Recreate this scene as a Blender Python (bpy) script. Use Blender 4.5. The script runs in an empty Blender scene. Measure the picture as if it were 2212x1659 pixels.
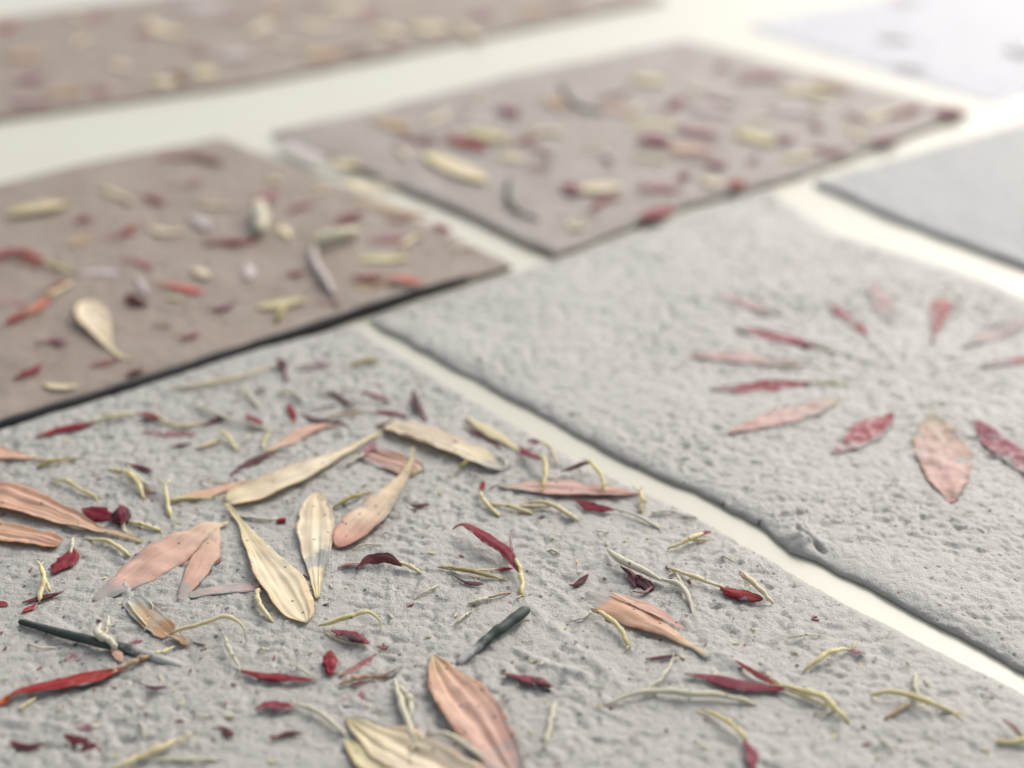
import bpy, math, random
import numpy as np
from mathutils import Vector

# 1 Blender unit = 1 cm (a table-top close-up)
scene = bpy.context.scene
scene.unit_settings.system = 'METRIC'
scene.unit_settings.scale_length = 0.01
C = scene.collection
random.seed(7)
RNG = np.random.RandomState(11)

# ------------------------------------------------------------------ camera
W, H, FPX = 2212.0, 1659.0, 3200.0
PITCH, CAM_H = math.radians(26.5), 13.0
cam = bpy.data.cameras.new('camera')
cam.sensor_width = 36.0
cam.lens = 36.0 * FPX / W
cam.clip_start, cam.clip_end = 0.5, 2000.0
cam.dof.use_dof = True
cam.dof.focus_distance = 22.7
cam.dof.aperture_fstop = 0.094
cam_ob = bpy.data.objects.new('camera', cam)
C.objects.link(cam_ob)
cam_ob.location = (0, 0, CAM_H)
cam_ob.rotation_euler = (math.radians(90) - PITCH, 0, 0)
scene.camera = cam_ob

# ------------------------------------------------------------------ daylight
SUN_ELEV, SUN_AZ = math.radians(40), math.radians(34)      # azimuth clockwise from +Y (behind the tiles, to the right)
world = bpy.data.worlds.new("World")
scene.world = world
world.use_nodes = True
nt = world.node_tree
bg = nt.nodes['Background']
sky = nt.nodes.new('ShaderNodeTexSky')
sky.sky_type = 'NISHITA'
sky.sun_disc = False
sky.sun_elevation = SUN_ELEV
sky.sun_rotation = SUN_AZ
sky.air_density = 1.0
sky.dust_density = 4.0
sky.ozone_density = 0.3
pale = nt.nodes.new('ShaderNodeHueSaturation')        # a thin even overcast: the sky's own colour, paler
pale.inputs['Saturation'].default_value = 0.45
nt.links.new(sky.outputs[0], pale.inputs['Color'])
nt.links.new(pale.outputs[0], bg.inputs[0])
bg.inputs[1].default_value = 0.135
sun = bpy.data.lights.new('sun', 'SUN')
sun.energy = 0.88
sun.angle = math.radians(38)
sun.color = (1.0, 0.965, 0.92)
sun_ob = bpy.data.objects.new('sun', sun)
C.objects.link(sun_ob)
sd = Vector((math.sin(SUN_AZ) * math.cos(SUN_ELEV), math.cos(SUN_AZ) * math.cos(SUN_ELEV), math.sin(SUN_ELEV)))
sun_ob.rotation_euler = sd.to_track_quat('Z', 'Y').to_euler()
sun_ob.location = sd * 100
scene.view_settings.view_transform = 'Standard'
scene.view_settings.look = 'None'
scene.view_settings.gamma = 1.0
scene.view_settings.exposure = 0.56
scene.cycles.use_denoising = True
scene.cycles.max_bounces = 6

# ------------------------------------------------------------------ maths
SP, CP = math.sin(PITCH), math.cos(PITCH)

def at(x, y, z=0.0):
    """where the sight line through a point of the photograph (2212 x 1659) meets height z"""
    vx, vy = (x - W / 2) / FPX, -(y - H / 2) / FPX
    d = (vx, CP + vy * SP, -SP + vy * CP)
    t = (z - CAM_H) / d[2]
    return np.array([d[0] * t, d[1] * t])

_perm = RNG.permutation(512)
_ang = RNG.rand(512) * 2 * math.pi
_gx, _gy = np.cos(_ang), np.sin(_ang)

def perlin(x, y, seed=0):
    x = np.asarray(x, float) + seed * 17.31
    y = np.asarray(y, float) - seed * 9.77
    xi, yi = np.floor(x).astype(int), np.floor(y).astype(int)
    fx, fy = x - xi, y - yi
    def g(ix, iy, dx, dy):
        k = _perm[(_perm[ix & 511] + iy) & 511]
        return _gx[k] * dx + _gy[k] * dy
    u, v = fx * fx * fx * (fx * (fx * 6 - 15) + 10), fy * fy * fy * (fy * (fy * 6 - 15) + 10)
    a = g(xi, yi, fx, fy) * (1 - u) + g(xi + 1, yi, fx - 1, fy) * u
    b = g(xi, yi + 1, fx, fy - 1) * (1 - u) + g(xi + 1, yi + 1, fx - 1, fy - 1) * u
    return (a * (1 - v) + b * v) * 1.5

STAR = at(1945, 812)
# soft ridges where a stem lies just under the clay: (points, half width cm, height cm)
RIDGES = [([(898, 1005), (960, 1035), (1015, 1062)], .05, .05),
          ([(1128, 1295), (1230, 1385), (1340, 1475)], .09, .055),
          ([(1106, 1404), (1190, 1440), (1276, 1462)], .06, .06),
          ([(0, 1558), (100, 1560), (150, 1580)], .07, .06),
          ([(1505, 1405), (1560, 1418), (1600, 1440)], .1, .08),
          ([(840, 1250), (845, 1310)], .04, .04),
          ([(845, 1318), (900, 1300), (935, 1302)], .05, .04),
          ([(545, 1312), (600, 1310), (650, 1307)], .05, .03),
          ([(1170, 1250), (1230, 1300)], .06, .05),
          ([(1290, 1525), (1360, 1560)], .06, .05),
          ([(0, 1425), (180, 1400)], .08, .05),
          ([(2070, 1620), (2150, 1560)], .1, .06)]
for _i in range(34):                       # more short threads under the skin of the near tile
    _x, _y = RNG.uniform(20, 1950), RNG.uniform(900, 1640)
    if _y < 700 + (_x - 760) * .57: continue
    _a, _l = RNG.uniform(0, 6.28), RNG.uniform(25, 90)
    _k = RNG.uniform(-.5, .5)
    RIDGES.append(([(_x, _y), (_x + _l * .5 * math.cos(_a), _y + _l * .3 * math.sin(_a)), (_x + _l * math.cos(_a + _k), _y + _l * .6 * math.sin(_a + _k))], RNG.uniform(.03, .06), RNG.uniform(.03, .06)))
_rw = [(np.array([at(*p) for p in pts]), w, h) for pts, w, h in RIDGES]

def seg_dist(x, y, pl):
    d = np.full(np.shape(x), 1e9)
    for a, b in zip(pl[:-1], pl[1:]):
        ab = b - a
        t = np.clip(((x - a[0]) * ab[0] + (y - a[1]) * ab[1]) / (ab @ ab), 0, 1)
        d = np.minimum(d, np.hypot(x - a[0] - t * ab[0], y - a[1] - t * ab[1]))
    return d

def swell(x, y):
    return .03 * perlin(x / 2.2, y / 2.2, 1) + .012 * perlin(x / .8, y / .8, 2)

def relief(x, y, fine=True):
    """height of the clay skin: swells, pitted crust, buried stems, wrinkles round the pressed flower"""
    z = swell(x, y)
    if fine:
        wx = x + .10 * perlin(x / .42, y / .42, 12) + .03 * perlin(x / .13, y / .13, 14)
        wy = y + .10 * perlin(x / .42, y / .42, 13) + .03 * perlin(x / .13, y / .13, 15)
        n1 = perlin(wx / .50, wy / .31, 3)
        n2 = perlin(wx / .26, wy / .155, 4)
        n3 = perlin(wx / .135, wy / .085, 5)
        n4 = perlin(wx / .06, wy / .055, 9)
        amp = .78 + .5 * perlin(x / 2.3, y / 2.3, 6)
        z = z + amp * (.020 * n1 + .028 * n2 + .019 * n3 + .017 * n4 + .036 * (.25 - np.sqrt((n2 + .4 * n1) ** 2 + .004)) + .022 * (.25 - np.sqrt(n3 * n3 + .006)) + .008 * (.25 - np.abs(n4)))
        for pl, w, h in _rw:
            d = seg_dist(x, y, pl)
            z = z + .55 * h * np.exp(-(d / w) ** 2)
        dx, dy = x - STAR[0], y - STAR[1]
        r = np.hypot(dx, dy)
        th = np.arctan2(dy, dx)
        wr = perlin(np.cos(th) * 4.2 + 9, np.sin(th) * 4.2 + r * .25, 8)
        z = z + .05 * (.3 - np.sqrt(wr * wr + .012)) * np.exp(-((r - .9) / 1.1) ** 2) * (1 - np.exp(-(r / .35) ** 2))
    return z

# ------------------------------------------------------------------ scene-graph helpers
def tag(o, label=None, cat=None, group=None, kind=None):
    if label: o['label'] = label
    if cat: o['category'] = cat
    if group: o['group'] = group
    if kind: o['kind'] = kind
    return o

def mesh_obj(name, verts, faces, mat, parent=None, uv=None, attrs=None, smooth=True):
    me = bpy.data.meshes.new(name)
    v = np.asarray(verts, float)
    org = np.zeros(3)
    if parent is None:
        org = v.mean(0)
    me.from_pydata((v - org).tolist(), [], faces)
    if uv is not None:
        lay = me.uv_layers.new(name='UVMap')
        li = np.empty(len(me.loops), dtype=np.int32)
        me.loops.foreach_get('vertex_index', li)
        lay.data.foreach_set('uv', np.asarray(uv, np.float32)[li].ravel())
    for k, a in (attrs or {}).items():
        at_ = me.attributes.new(k, 'FLOAT', 'POINT')
        at_.data.foreach_set('value', np.asarray(a, np.float32))
    if smooth:
        me.polygons.foreach_set('use_smooth', [True] * len(me.polygons))
    me.materials.append(mat)
    me.update()
    o = bpy.data.objects.new(name, me)
    o.location = org
    C.objects.link(o)
    if parent is not None:
        o.parent = parent
        o.location = -np.array(parent.location)
    return o

def empty(name, loc):
    o = bpy.data.objects.new(name, None)
    o.empty_display_size = .2
    o.location = loc
    C.objects.link(o)
    return o

# ------------------------------------------------------------------ materials
class NT:
    def __init__(s, name):
        s.m = bpy.data.materials.new(name)
        s.m.use_nodes = True
        s.t = s.m.node_tree
        s.p = s.t.nodes['Principled BSDF']
    def n(s, typ, **kw):
        o = s.t.nodes.new('ShaderNode' + typ)
        for k, v in kw.items():
            setattr(o, k, v)
        return o
    def l(s, a, b):
        s.t.links.new(a, b)
    def math(s, op, a, b=None, clamp=False):
        o = s.n('Math', operation=op, use_clamp=clamp)
        for i, v in enumerate((a, b)):
            if v is None: continue
            if isinstance(v, (int, float)): o.inputs[i].default_value = v
            else: s.l(v, o.inputs[i])
        return o.outputs[0]
    def mix(s, f, a, b, blend='MIX'):
        o = s.n('Mix', data_type='RGBA', blend_type=blend)
        for i, v in ((0, f), (6, a), (7, b)):
            if isinstance(v, (int, float)): o.inputs[i].default_value = v
            elif isinstance(v, tuple): o.inputs[i].default_value = (*v[:3], 1)
            else: s.l(v, o.inputs[i])
        return o.outputs[2]
    def ramp(s, f, stops):
        o = s.n('ValToRGB')
        e = o.color_ramp.elements
        while len(e) < len(stops): e.new(.5)
        for el, (p, c) in zip(e, stops):
            el.position = p
            el.color = (*c, 1) if len(c) == 3 else c
        s.l(f, o.inputs[0])
        return o.outputs[0]
    def noise(s, vec, scale, detail=3, rough=.55):
        o = s.n('TexNoise')
        o.inputs['Scale'].default_value = scale
        o.inputs['Detail'].default_value = detail
        o.inputs['Roughness'].default_value = rough
        if vec is not None: s.l(vec, o.inputs['Vector'])
        return o.outputs['Fac']

def g(v): return (v, v, v)

def clay_nodes(k, vec, base, tint):
    """colour of the clay: soft mottling and pale flecks"""
    n1 = k.noise(vec, .7, 4)
    n2 = k.noise(vec, 7, 4, .7)
    col = k.mix(k.ramp(n1, [(.3, g(0)), (.7, g(1))]), base, tint)
    lo = tuple(c * .88 for c in base)
    hi = tuple(min(1, c * 1.1) for c in base)
    return k.mix(.55, col, k.mix(k.ramp(n2, [(.3, g(0)), (.7, g(1))]), lo, hi))

def clay_material(name, base, tint, rough=.42, specks=True, spec=.5):
    k = NT(name)
    geo = k.n('NewGeometry')
    vec = geo.outputs['Position']
    col = clay_nodes(k, vec, base, tint)
    if specks:
        for sc, thr, keep, c in ((3.6, .085, .76, (.03, .034, .034)), (6.5, .085, .86, (.06, .06, .056)), (1.9, .07, .72, (.05, .055, .055)), (9.0, .10, .88, (.10, .095, .085)), (1.5, .045, .7, (.16, .08, .05))):
            vo = k.n('TexVoronoi', voronoi_dimensions='2D')
            vo.inputs['Scale'].default_value = sc
            k.l(vec, vo.inputs['Vector'])
            wob = k.math('ADD', vo.outputs['Distance'], k.math('MULTIPLY', k.noise(vec, 22, 2), .07))
            hit = k.math('LESS_THAN', wob, thr + .035)
            sep = k.n('SeparateColor')
            k.l(vo.outputs['Color'], sep.inputs[0])
            sel = k.math('GREATER_THAN', sep.outputs[0], keep)
            f = k.math('MULTIPLY', k.math('MULTIPLY', hit, sel), .85)
            col = k.mix(f, col, c)
    k.l(col, k.p.inputs['Base Color'])
    k.p.inputs['Roughness'].default_value = rough
    k.p.inputs['Specular IOR Level'].default_value = spec
    b = k.n('Bump')
    b.inputs['Strength'].default_value = 1.0
    b.inputs['Distance'].default_value = .028
    k.l(k.math('ADD', k.noise(vec, 16, 4, .7), k.math('MULTIPLY', k.noise(vec, 42, 2), .5)), b.inputs['Height'])
    k.l(b.outputs[0], k.p.inputs['Normal'])
    return k.m

GREY = (.365, .35, .312)
CLAY_NEAR = clay_material('grey_clay', GREY, (.33, .313, .275), .38, spec=.8)
CLAY_BROWN = clay_material('brown_clay', (.23, .172, .127), (.37, .31, .255), .52)
CLAY_ROSE = clay_material('rose_grey_clay', (.245, .20, .16), (.41, .38, .35), .5)
CLAY_LILAC = clay_material('lilac_white_clay', (.46, .46, .50), (.48, .47, .50), .45)
CLAY_SMOOTH = clay_material('smooth_grey_clay', (.33, .33, .32), (.345, .34, .33), .5)

def table_material():
    k = NT('ivory_board')
    geo = k.n('NewGeometry')
    n = k.noise(geo.outputs['Position'], .35, 3)
    k.l(k.mix(n, (.50, .482, .38), (.53, .512, .42)), k.p.inputs['Base Color'])
    k.p.inputs['Roughness'].default_value = .3
    k.p.inputs['Specular IOR Level'].default_value = .4
    b = k.n('Bump')
    b.inputs['Strength'].default_value = .12
    b.inputs['Distance'].default_value = .02
    k.l(k.noise(geo.outputs['Position'], 3, 3), b.inputs['Height'])
    k.l(b.outputs[0], k.p.inputs['Normal'])
    return k.m

def petal_material(name, stops, stripe=.25, stripe_col=None, rough=.6, blotch=None, transl=.28, grain=7.0):
    """stops: colours from stem to tip; stripes run along the petal, clay film where the 'veil' attribute says"""
    k = NT(name)
    uvn = k.n('UVMap')
    uvn.uv_map = 'UVMap'
    sep = k.n('SeparateXYZ')
    k.l(uvn.outputs[0], sep.inputs[0])
    u, v = sep.outputs[0], sep.outputs[1]
    geo = k.n('NewGeometry')
    pos = geo.outputs['Position']
    info = k.n('ObjectInfo')
    uu = k.math('ADD', u, k.math('MULTIPLY', k.math('SUBTRACT', k.noise(pos, 3.5, 3), .5), .22))
    col = k.ramp(uu, stops)
    # fine lengthwise veins
    comb = k.n('CombineXYZ')
    k.l(k.math('MULTIPLY', u, 1.6), comb.inputs[0])
    k.l(k.math('MULTIPLY', v, grain), comb.inputs[1])
    k.l(k.math('MULTIPLY', info.outputs['Random'], 40), comb.inputs[2])
    st = k.noise(comb.outputs[0], 1.0, 3, .6)
    sf = k.math('MULTIPLY', k.ramp(st, [(.38, g(0)), (.64, g(1))]), stripe)
    dark = stripe_col or (.82, .70, .54)
    col = k.mix(sf, col, k.mix(1.0, col, dark, 'MULTIPLY') if stripe_col is None else stripe_col)
    if blotch:
        bf = k.ramp(k.noise(pos, 5.5, 4, .6), [(.52, g(0)), (.68, g(1))])
        col = k.mix(k.math('MULTIPLY', bf, blotch[1]), col, blotch[0])
    # the rim of a dried petal browns unevenly
    rim = k.math('ABSOLUTE', k.math('SUBTRACT', k.math('MULTIPLY', v, 2.0), 1.0))
    rim = k.math('ADD', rim, k.math('MULTIPLY', k.math('SUBTRACT', k.noise(pos, 9, 3), .5), .5))
    col = k.mix(k.math('MULTIPLY', k.ramp(rim, [(.74, g(0)), (1, g(1))]), .55 if transl > .2 else 0.0), col, k.mix(1.0, col, (.66, .46, .30), 'MULTIPLY'))
    # small dark flecks
    vo = k.n('TexVoronoi', voronoi_dimensions='2D')
    vo.inputs['Scale'].default_value = 3.6
    k.l(pos, vo.inputs['Vector'])
    sc = k.n('SeparateColor')
    k.l(vo.outputs['Color'], sc.inputs[0])
    fl = k.math('MULTIPLY', k.math('LESS_THAN', k.math('ADD', vo.outputs['Distance'], k.math('MULTIPLY', k.noise(pos, 25, 2), .09)), .125),
                k.math('GREATER_THAN', sc.outputs[1], .6))
    col = k.mix(k.math('MULTIPLY', fl, .75), col, (.08, .055, .04))
    # hue drift from one petal to the next
    hs = k.n('HueSaturation')
    k.l(k.math('ADD', .49, k.math('MULTIPLY', info.outputs['Random'], .02)), hs.inputs['Hue'])
    k.l(k.math('ADD', .9, k.math('MULTIPLY', info.outputs['Random'], .22)), hs.inputs['Saturation'])
    k.l(col, hs.inputs['Color'])
    col = hs.outputs[0]
    # film of clay slip
    va = k.n('Attribute')
    va.attribute_name = 'veil'
    film = k.ramp(k.math('ADD', k.noise(pos, 6.5, 5, .7), k.math('SUBTRACT', k.math('MULTIPLY', va.outputs['Fac'], 1.15), .62)), [(.38, g(0)), (.66, g(1))])
    clay = clay_nodes(k, pos, (.42, .412, .38), (.47, .46, .43))
    col = k.mix(k.math('MULTIPLY', film, .93), col, clay)
    k.l(col, k.p.inputs['Base Color'])
    k.p.inputs['Roughness'].default_value = rough
    k.p.inputs['Specular IOR Level'].default_value = .4
    b = k.n('Bump')
    b.inputs['Strength'].default_value = .45
    b.inputs['Distance'].default_value = .02
    k.l(k.math('ADD', st, k.math('MULTIPLY', k.noise(pos, 18, 3), .5)), b.inputs['Height'])
    k.l(b.outputs[0], k.p.inputs['Normal'])
    if transl:
        tr = k.n('BsdfTranslucent')
        k.l(col, tr.inputs['Color'])
        mx = k.n('MixShader')
        mx.inputs[0].default_value = transl
        k.l(k.p.outputs[0], mx.inputs[1])
        k.l(tr.outputs[0], mx.inputs[2])
        out = k.t.nodes['Material Output']
        k.l(mx.outputs[0], out.inputs['Surface'])
    return k.m

M = {
 'cream': petal_material('cream_petal', [(0, (.76, .69, .39)), (.2, (.85, .78, .53)), (.55, (.87, .79, .61)), (1, (.85, .75, .53))], .6),
 'creampeach': petal_material('cream_petal_with_peach_edge', [(0, (.62, .56, .26)), (.3, (.74, .62, .40)), (.7, (.78, .62, .42)), (.86, (.68, .40, .27)), (1, (.55, .27, .17))], .3),
 'yellow': petal_material('pale_yellow_petal', [(0, (.66, .60, .32)), (.5, (.74, .67, .42)), (1, (.72, .62, .34))], .25),
 'peach': petal_material('peach_petal', [(0, (.70, .62, .40)), (.14, (.78, .62, .47)), (.4, (.77, .54, .43)), (.8, (.76, .50, .40)), (1, (.66, .40, .32))], .6, blotch=((.66, .38, .31), .5)),
 'pink': petal_material('pink_petal', [(0, (.62, .52, .32)), (.15, (.74, .50, .38)), (.5, (.76, .52, .45)), (1, (.66, .41, .36))], .5, blotch=((.58, .34, .29), .6)),
 'palepink': petal_material('pale_pink_pressed_petal', [(0, (.54, .49, .35)), (.2, (.66, .52, .45)), (.6, (.74, .55, .52)), (1, (.68, .45, .41))], .45, blotch=((.60, .34, .31), .6)),
 'crimson': petal_material('crimson_petal', [(0, (.34, .10, .09)), (.3, (.25, .02, .04)), (.7, (.22, .014, .034)), (1, (.28, .035, .05))], .6, (.08, .004, .018), rough=.7, blotch=((.42, .14, .15), .4), transl=.15),
 'pressed': petal_material('pressed_crimson_petal', [(0, (.34, .09, .10)), (.3, (.34, .09, .11)), (.7, (.42, .15, .16)), (1, (.56, .27, .26))], .5, (.2, .03, .05), blotch=((.60, .46, .44), .9), rough=.7, transl=.1),
 'maroon': petal_material('maroon_petal', [(0, (.14, .012, .02)), (.5, (.065, .005, .012)), (1, (.10, .008, .016))], .5, (.025, .003, .008), transl=.05),
 'mauve': petal_material('mauve_petal', [(0, (.33, .17, .15)), (.5, (.27, .09, .10)), (1, (.22, .05, .065))], .4, (.12, .03, .05), blotch=((.40, .30, .27), .45), transl=.05),
 'red': petal_material('red_petal', [(0, (.34, .05, .045)), (.4, (.31, .022, .03)), (1, (.36, .05, .04))], .5, (.15, .008, .02), rough=.7, blotch=((.5, .2, .16), .3), transl=.15),
 'orange': petal_material('orange_petal', [(0, (.60, .30, .16)), (.5, (.60, .15, .06)), (1, (.50, .07, .04))], .3, (.4, .06, .03), transl=.1),
 'tube': petal_material('cream_floret_tube', [(0, (.56, .46, .20)), (.12, (.76, .67, .40)), (.5, (.74, .63, .36)), (.85, (.80, .71, .46)), (1, (.62, .52, .26))], .5, (.46, .37, .15), transl=.1, grain=3),
 'paletube': petal_material('whitish_floret_tube', [(0, (.60, .57, .42)), (.5, (.62, .58, .44)), (1, (.62, .57, .42))], .2, (.42, .38, .24), transl=.1, grain=3),
 'olive': petal_material('olive_floret_tube', [(0, (.42, .36, .14)), (.5, (.34, .27, .09)), (1, (.52, .44, .20))], .4, (.2, .15, .04), transl=.05, grain=3),
 'tan': petal_material('tan_petal', [(0, (.50, .40, .24)), (.5, (.46, .32, .19)), (1, (.34, .19, .08))], .35, blotch=((.30, .17, .06), .4), transl=.1),
 'green': petal_material('green_stem', [(0, (.022, .035, .028)), (.5, (.03, .048, .038)), (1, (.05, .07, .055))], .4, (.010, .016, .013), blotch=((.09, .11, .09), .3), transl=0),
 'brown': petal_material('brown_seed', [(0, (.20, .10, .04)), (.5, (.16, .07, .03)), (1, (.10, .04, .02))], .4, (.05, .02, .01), transl=0),
 'lav': petal_material('lavender_bud', [(0, (.45, .38, .36)), (.5, (.54, .48, .47)), (1, (.5, .42, .41))], .2, transl=.1),
}

# ------------------------------------------------------------------ the surface below
def board():
    v, f = [], []
    xs = np.linspace(-150, 150, 31); ys = np.linspace(-100, 200, 31)
    for y in ys:
        for x in xs:
            v.append((x, y, -.17))
    for j in range(30):
        for i in range(30):
            a = j * 31 + i
            f.append((a, a + 1, a + 32, a + 31))
    o = mesh_obj('table_top', v, f, table_material())
    tag(o, 'smooth ivory table top seen in the joints between the tiles', kind='structure')
board()

# ------------------------------------------------------------------ tiles
def resample(pl, n):
    pl = np.asarray(pl, float)
    s = np.r_[0, np.cumsum(np.hypot(*np.diff(pl, axis=0).T))]
    t = np.linspace(0, s[-1], n)
    return np.c_[np.interp(t, s, pl[:, 0]), np.interp(t, s, pl[:, 1])], s[-1]

TILES = {}
def tile(key, A, B, Cc, D, mat, label, step, zoff=0.0, thick=.17, rad=.09, rx=.26, under=.01, wob=.05, seed=0, fine=True, extra=None, edge_step=None):
    """A near edge (left to right), B far edge, Cc left edge (near to far), D right edge: world polylines sharing corners"""
    TILES[key] = zoff
    lu = max(resample(A, 2)[1], resample(B, 2)[1]); lv = max(resample(Cc, 2)[1], resample(D, 2)[1])
    def params(L):
        n = max(8, int(L / step))
        t = np.linspace(0, 1, n)
        e = np.array([0, .012, .03, .055, .09, .14, .2]) / L
        t = t[(t > .24 / L) & (t < 1 - .24 / L)]
        return np.r_[e, t, 1 - e[::-1]]
    us, vs = params(lu), params(lv)
    def curve(pl, ts):
        pl = np.asarray(pl, float)
        s = np.r_[0, np.cumsum(np.hypot(*np.diff(pl, axis=0).T))]
        s /= s[-1]
        return np.c_[np.interp(ts, s, pl[:, 0]), np.interp(ts, s, pl[:, 1])]
    a, b, c, d = curve(A, us), curve(B, us), curve(Cc, vs), curve(D, vs)
    U, V = np.meshgrid(us, vs)
    P = np.zeros(U.shape + (2,))
    for i in range(2):
        P[..., i] = ((1 - V) * a[None, :, i] + V * b[None, :, i] + (1 - U) * c[:, None, i] + U * d[:, None, i]
                     - ((1 - U) * (1 - V) * a[0, i] + U * (1 - V) * a[-1, i] + (1 - U) * V * b[0, i] + U * V * b[-1, i]))
    X, Y = P[..., 0], P[..., 1]
    du, dv = np.minimum(U, 1 - U) * lu, np.minimum(V, 1 - V) * lv
    # wavering hand-cut outline
    dist = np.minimum(du, dv)
    wx = wob * (perlin(X / .9, Y / .9, 20 + seed) + .5 * perlin(X / .3, Y / .3, 21 + seed))
    wy = wob * (perlin(X / .9, Y / .9, 30 + seed) + .5 * perlin(X / .3, Y / .3, 31 + seed))
    fall = np.exp(-dist / .25)
    X = X + wx * fall; Y = Y + wy * fall
    rr = rad
    def prof(q):
        q = np.clip(q / rx, 0, 1)
        return -rr * (1 - np.sqrt(np.maximum(1 - (1 - q) ** 2.4, 0)))
    edge = prof(du) + prof(dv)
    edge = np.maximum(edge, -rr * 1.15)
    Z = zoff + edge + relief(X, Y, fine) * np.clip(.35 + dist / .3, .35, 1)
    if extra is not None:
        Z = Z + extra(X, Y)
    nu, nv = len(us), len(vs)
    verts = np.c_[X.ravel(), Y.ravel(), Z.ravel()]
    idx = np.arange(nu * nv).reshape(nv, nu)
    q = np.stack([idx[:-1, :-1], idx[:-1, 1:], idx[1:, 1:], idx[1:, :-1]], -1).reshape(-1, 4)
    ring = np.r_[idx[0, :], idx[1:, -1], idx[-1, -2::-1], idx[-2:0:-1, 0]]
    cen = verts[:, :2].mean(0)
    rv = verts[ring]
    nr = len(ring)
    layers = [ring]
    allv = [verts]; base = len(verts)
    for f_, ins in ((.35, -.004), (.7, .3), (1.0, 1.0)):
        w = rv.copy()
        dirn = cen - rv[:, :2]
        dirn /= np.linalg.norm(dirn, axis=1)[:, None]
        w[:, :2] += dirn * under * ins + .012 * np.c_[perlin(rv[:, 0] * 5, rv[:, 1] * 5, 40), perlin(rv[:, 0] * 5, rv[:, 1] * 5, 41)]
        w[:, 2] = rv[:, 2] + (-thick + .005 - rv[:, 2]) * f_
        allv.append(w)
        layers.append(np.arange(base, base + nr)); base += nr
    faces = q.tolist()
    for L0, L1 in zip(layers[:-1], layers[1:]):
        for i in range(nr):
            j = (i + 1) % nr
            faces.append((int(L0[j]), int(L0[i]), int(L1[i]), int(L1[j])))
    faces.append([int(i) for i in layers[-1][::-1]])
    o = mesh_obj('clay_tile', np.vstack(allv), faces, mat)
    tag(o, label, 'tile', 'handmade clay tiles laid on the ivory table top')
    return o

def px(*pts, z=0.0): return [at(*p, z) for p in pts]
def ext(p, q, d):                      # continue the line p>q by d cm beyond q
    v = np.array(q) - np.array(p)
    return np.array(q) + v / np.linalg.norm(v) * d

# near grey tile full of petals
Nr = px((762, 697), (1000, 842), (1281, 1008), (1406, 1062), (1556, 1137), (1659, 1200), (1809, 1287), (2034, 1400), (2212, 1490))
nc = ext(Nr[-3], Nr[-1], 2.2)
Nf0 = ext(Nr[0], at(0, 923), 4.6)
nl = Nf0 + (nc - Nr[0])
tile('near', [nl, nc], [Nf0, at(0, 923), at(300, 830), at(553, 750), Nr[0]], [nl, Nf0], [nc] + Nr[::-1], CLAY_NEAR,
     'near grey clay tile crowded with cream, peach and crimson petals', .038, seed=1, wob=.04)

# right grey tile with the pressed flower
zb = -.17
Rl = px((800, 706), (965, 790), (1131, 880), (1331, 992), (1506, 1070), (1600, 1118), (1659, 1152), (1705, 1196), (1769, 1216), (1824, 1246), (2034, 1357), (2212, 1457), z=zb)
rc = ext(Rl[-3], Rl[-1], 2.0)
Rl[0] = at(792, 682)
Rr = px((1655, 402), (1809, 502), (2059, 575), (2212, 635))
rr_ = ext(Rr[-2], Rr[-1], 7.3)
LUMP, CRACK = at(1735, 1165), [at(1722, 1138), at(1748, 1160), at(1778, 1186)]
def lump(X, Y):
    r = np.hypot(X - LUMP[0], Y - LUMP[1])
    return .13 * np.exp(-(r / .2) ** 2) - .10 * np.exp(-(seg_dist(X, Y, np.array(CRACK)) / .035) ** 2)
tile('right', [rc, rr_], [Rl[0], at(960, 630), at(1130, 577), at(1300, 524), at(1480, 461), Rr[0]], [rc] + Rl[::-1], [rr_] + Rr[::-1], CLAY_NEAR,
     'grey clay tile at right pressed with a ring of faded petals', .042, seed=2, rad=.11, rx=.55, wob=.05, extra=lump)

# brown tile at left, second row
Lf = px((0, 397), (200, 348), (480, 296))
Lr = [at(480, 296), at(830, 437), at(1108, 570)]
Ln = [at(0, 906), at(553, 735), at(768, 668), at(1108, 570)]
la = ext(at(553, 735), at(0, 906), 7.5); lb = la + (Lf[-1] - Ln[-1])
tile('brown', [la] + Ln, [lb] + Lf, [la, lb], Lr[::-1], CLAY_BROWN,
     'brown clay tile at left behind the thin black joint', .11, zoff=.03, under=.22, seed=3, wob=.05)
# rose grey tile, second row
Mn = px((1195, 548), (1480, 440), (1740, 370), (2095, 238))
tile('rose', Mn, px((585, 284), (830, 230), (1106, 160), (1480, 85)), [Mn[0], at(955, 436), at(585, 284)], [Mn[-1], at(1700, 140), at(1480, 85)], CLAY_ROSE,
     'rose grey petal tile in the middle of the second row', .14, zoff=.02, seed=4)
# smooth grey tile far right
Fl = px((1760, 388), (1909, 456), (2212, 568))
fa = ext(Fl[0], Fl[-1], 5); fe = ext(at(1834, 355), at(2212, 262), 6)
tile('smooth', [fa, fa + (fe - Fl[0])], [Fl[0], at(2212, 262), fe], [fa] + Fl[::-1], [fa + (fe - Fl[0]), fe], CLAY_SMOOTH,
     'plain smooth grey tile without petals at the right edge', .16, seed=5)
# lilac white tile top right
Tn = [at(1610, 48), at(1870, 132), at(2150, 214)]
ta = ext(Tn[0], Tn[-1], 1.5); tv = (ext(at(1900, -10), at(1640, 60), 0) - at(2175, 222))
e1 = np.array([.78, .62])
tile('lilac', [Tn[-1], Tn[-1] + e1 * 18], [Tn[0], Tn[0] + e1 * 18], [Tn[-1], Tn[1], Tn[0]], [Tn[-1] + e1 * 18, Tn[0] + e1 * 18], CLAY_LILAC,
     'lilac white tile blurred in the top right corner', .2, zoff=-.12, seed=6)
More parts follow.
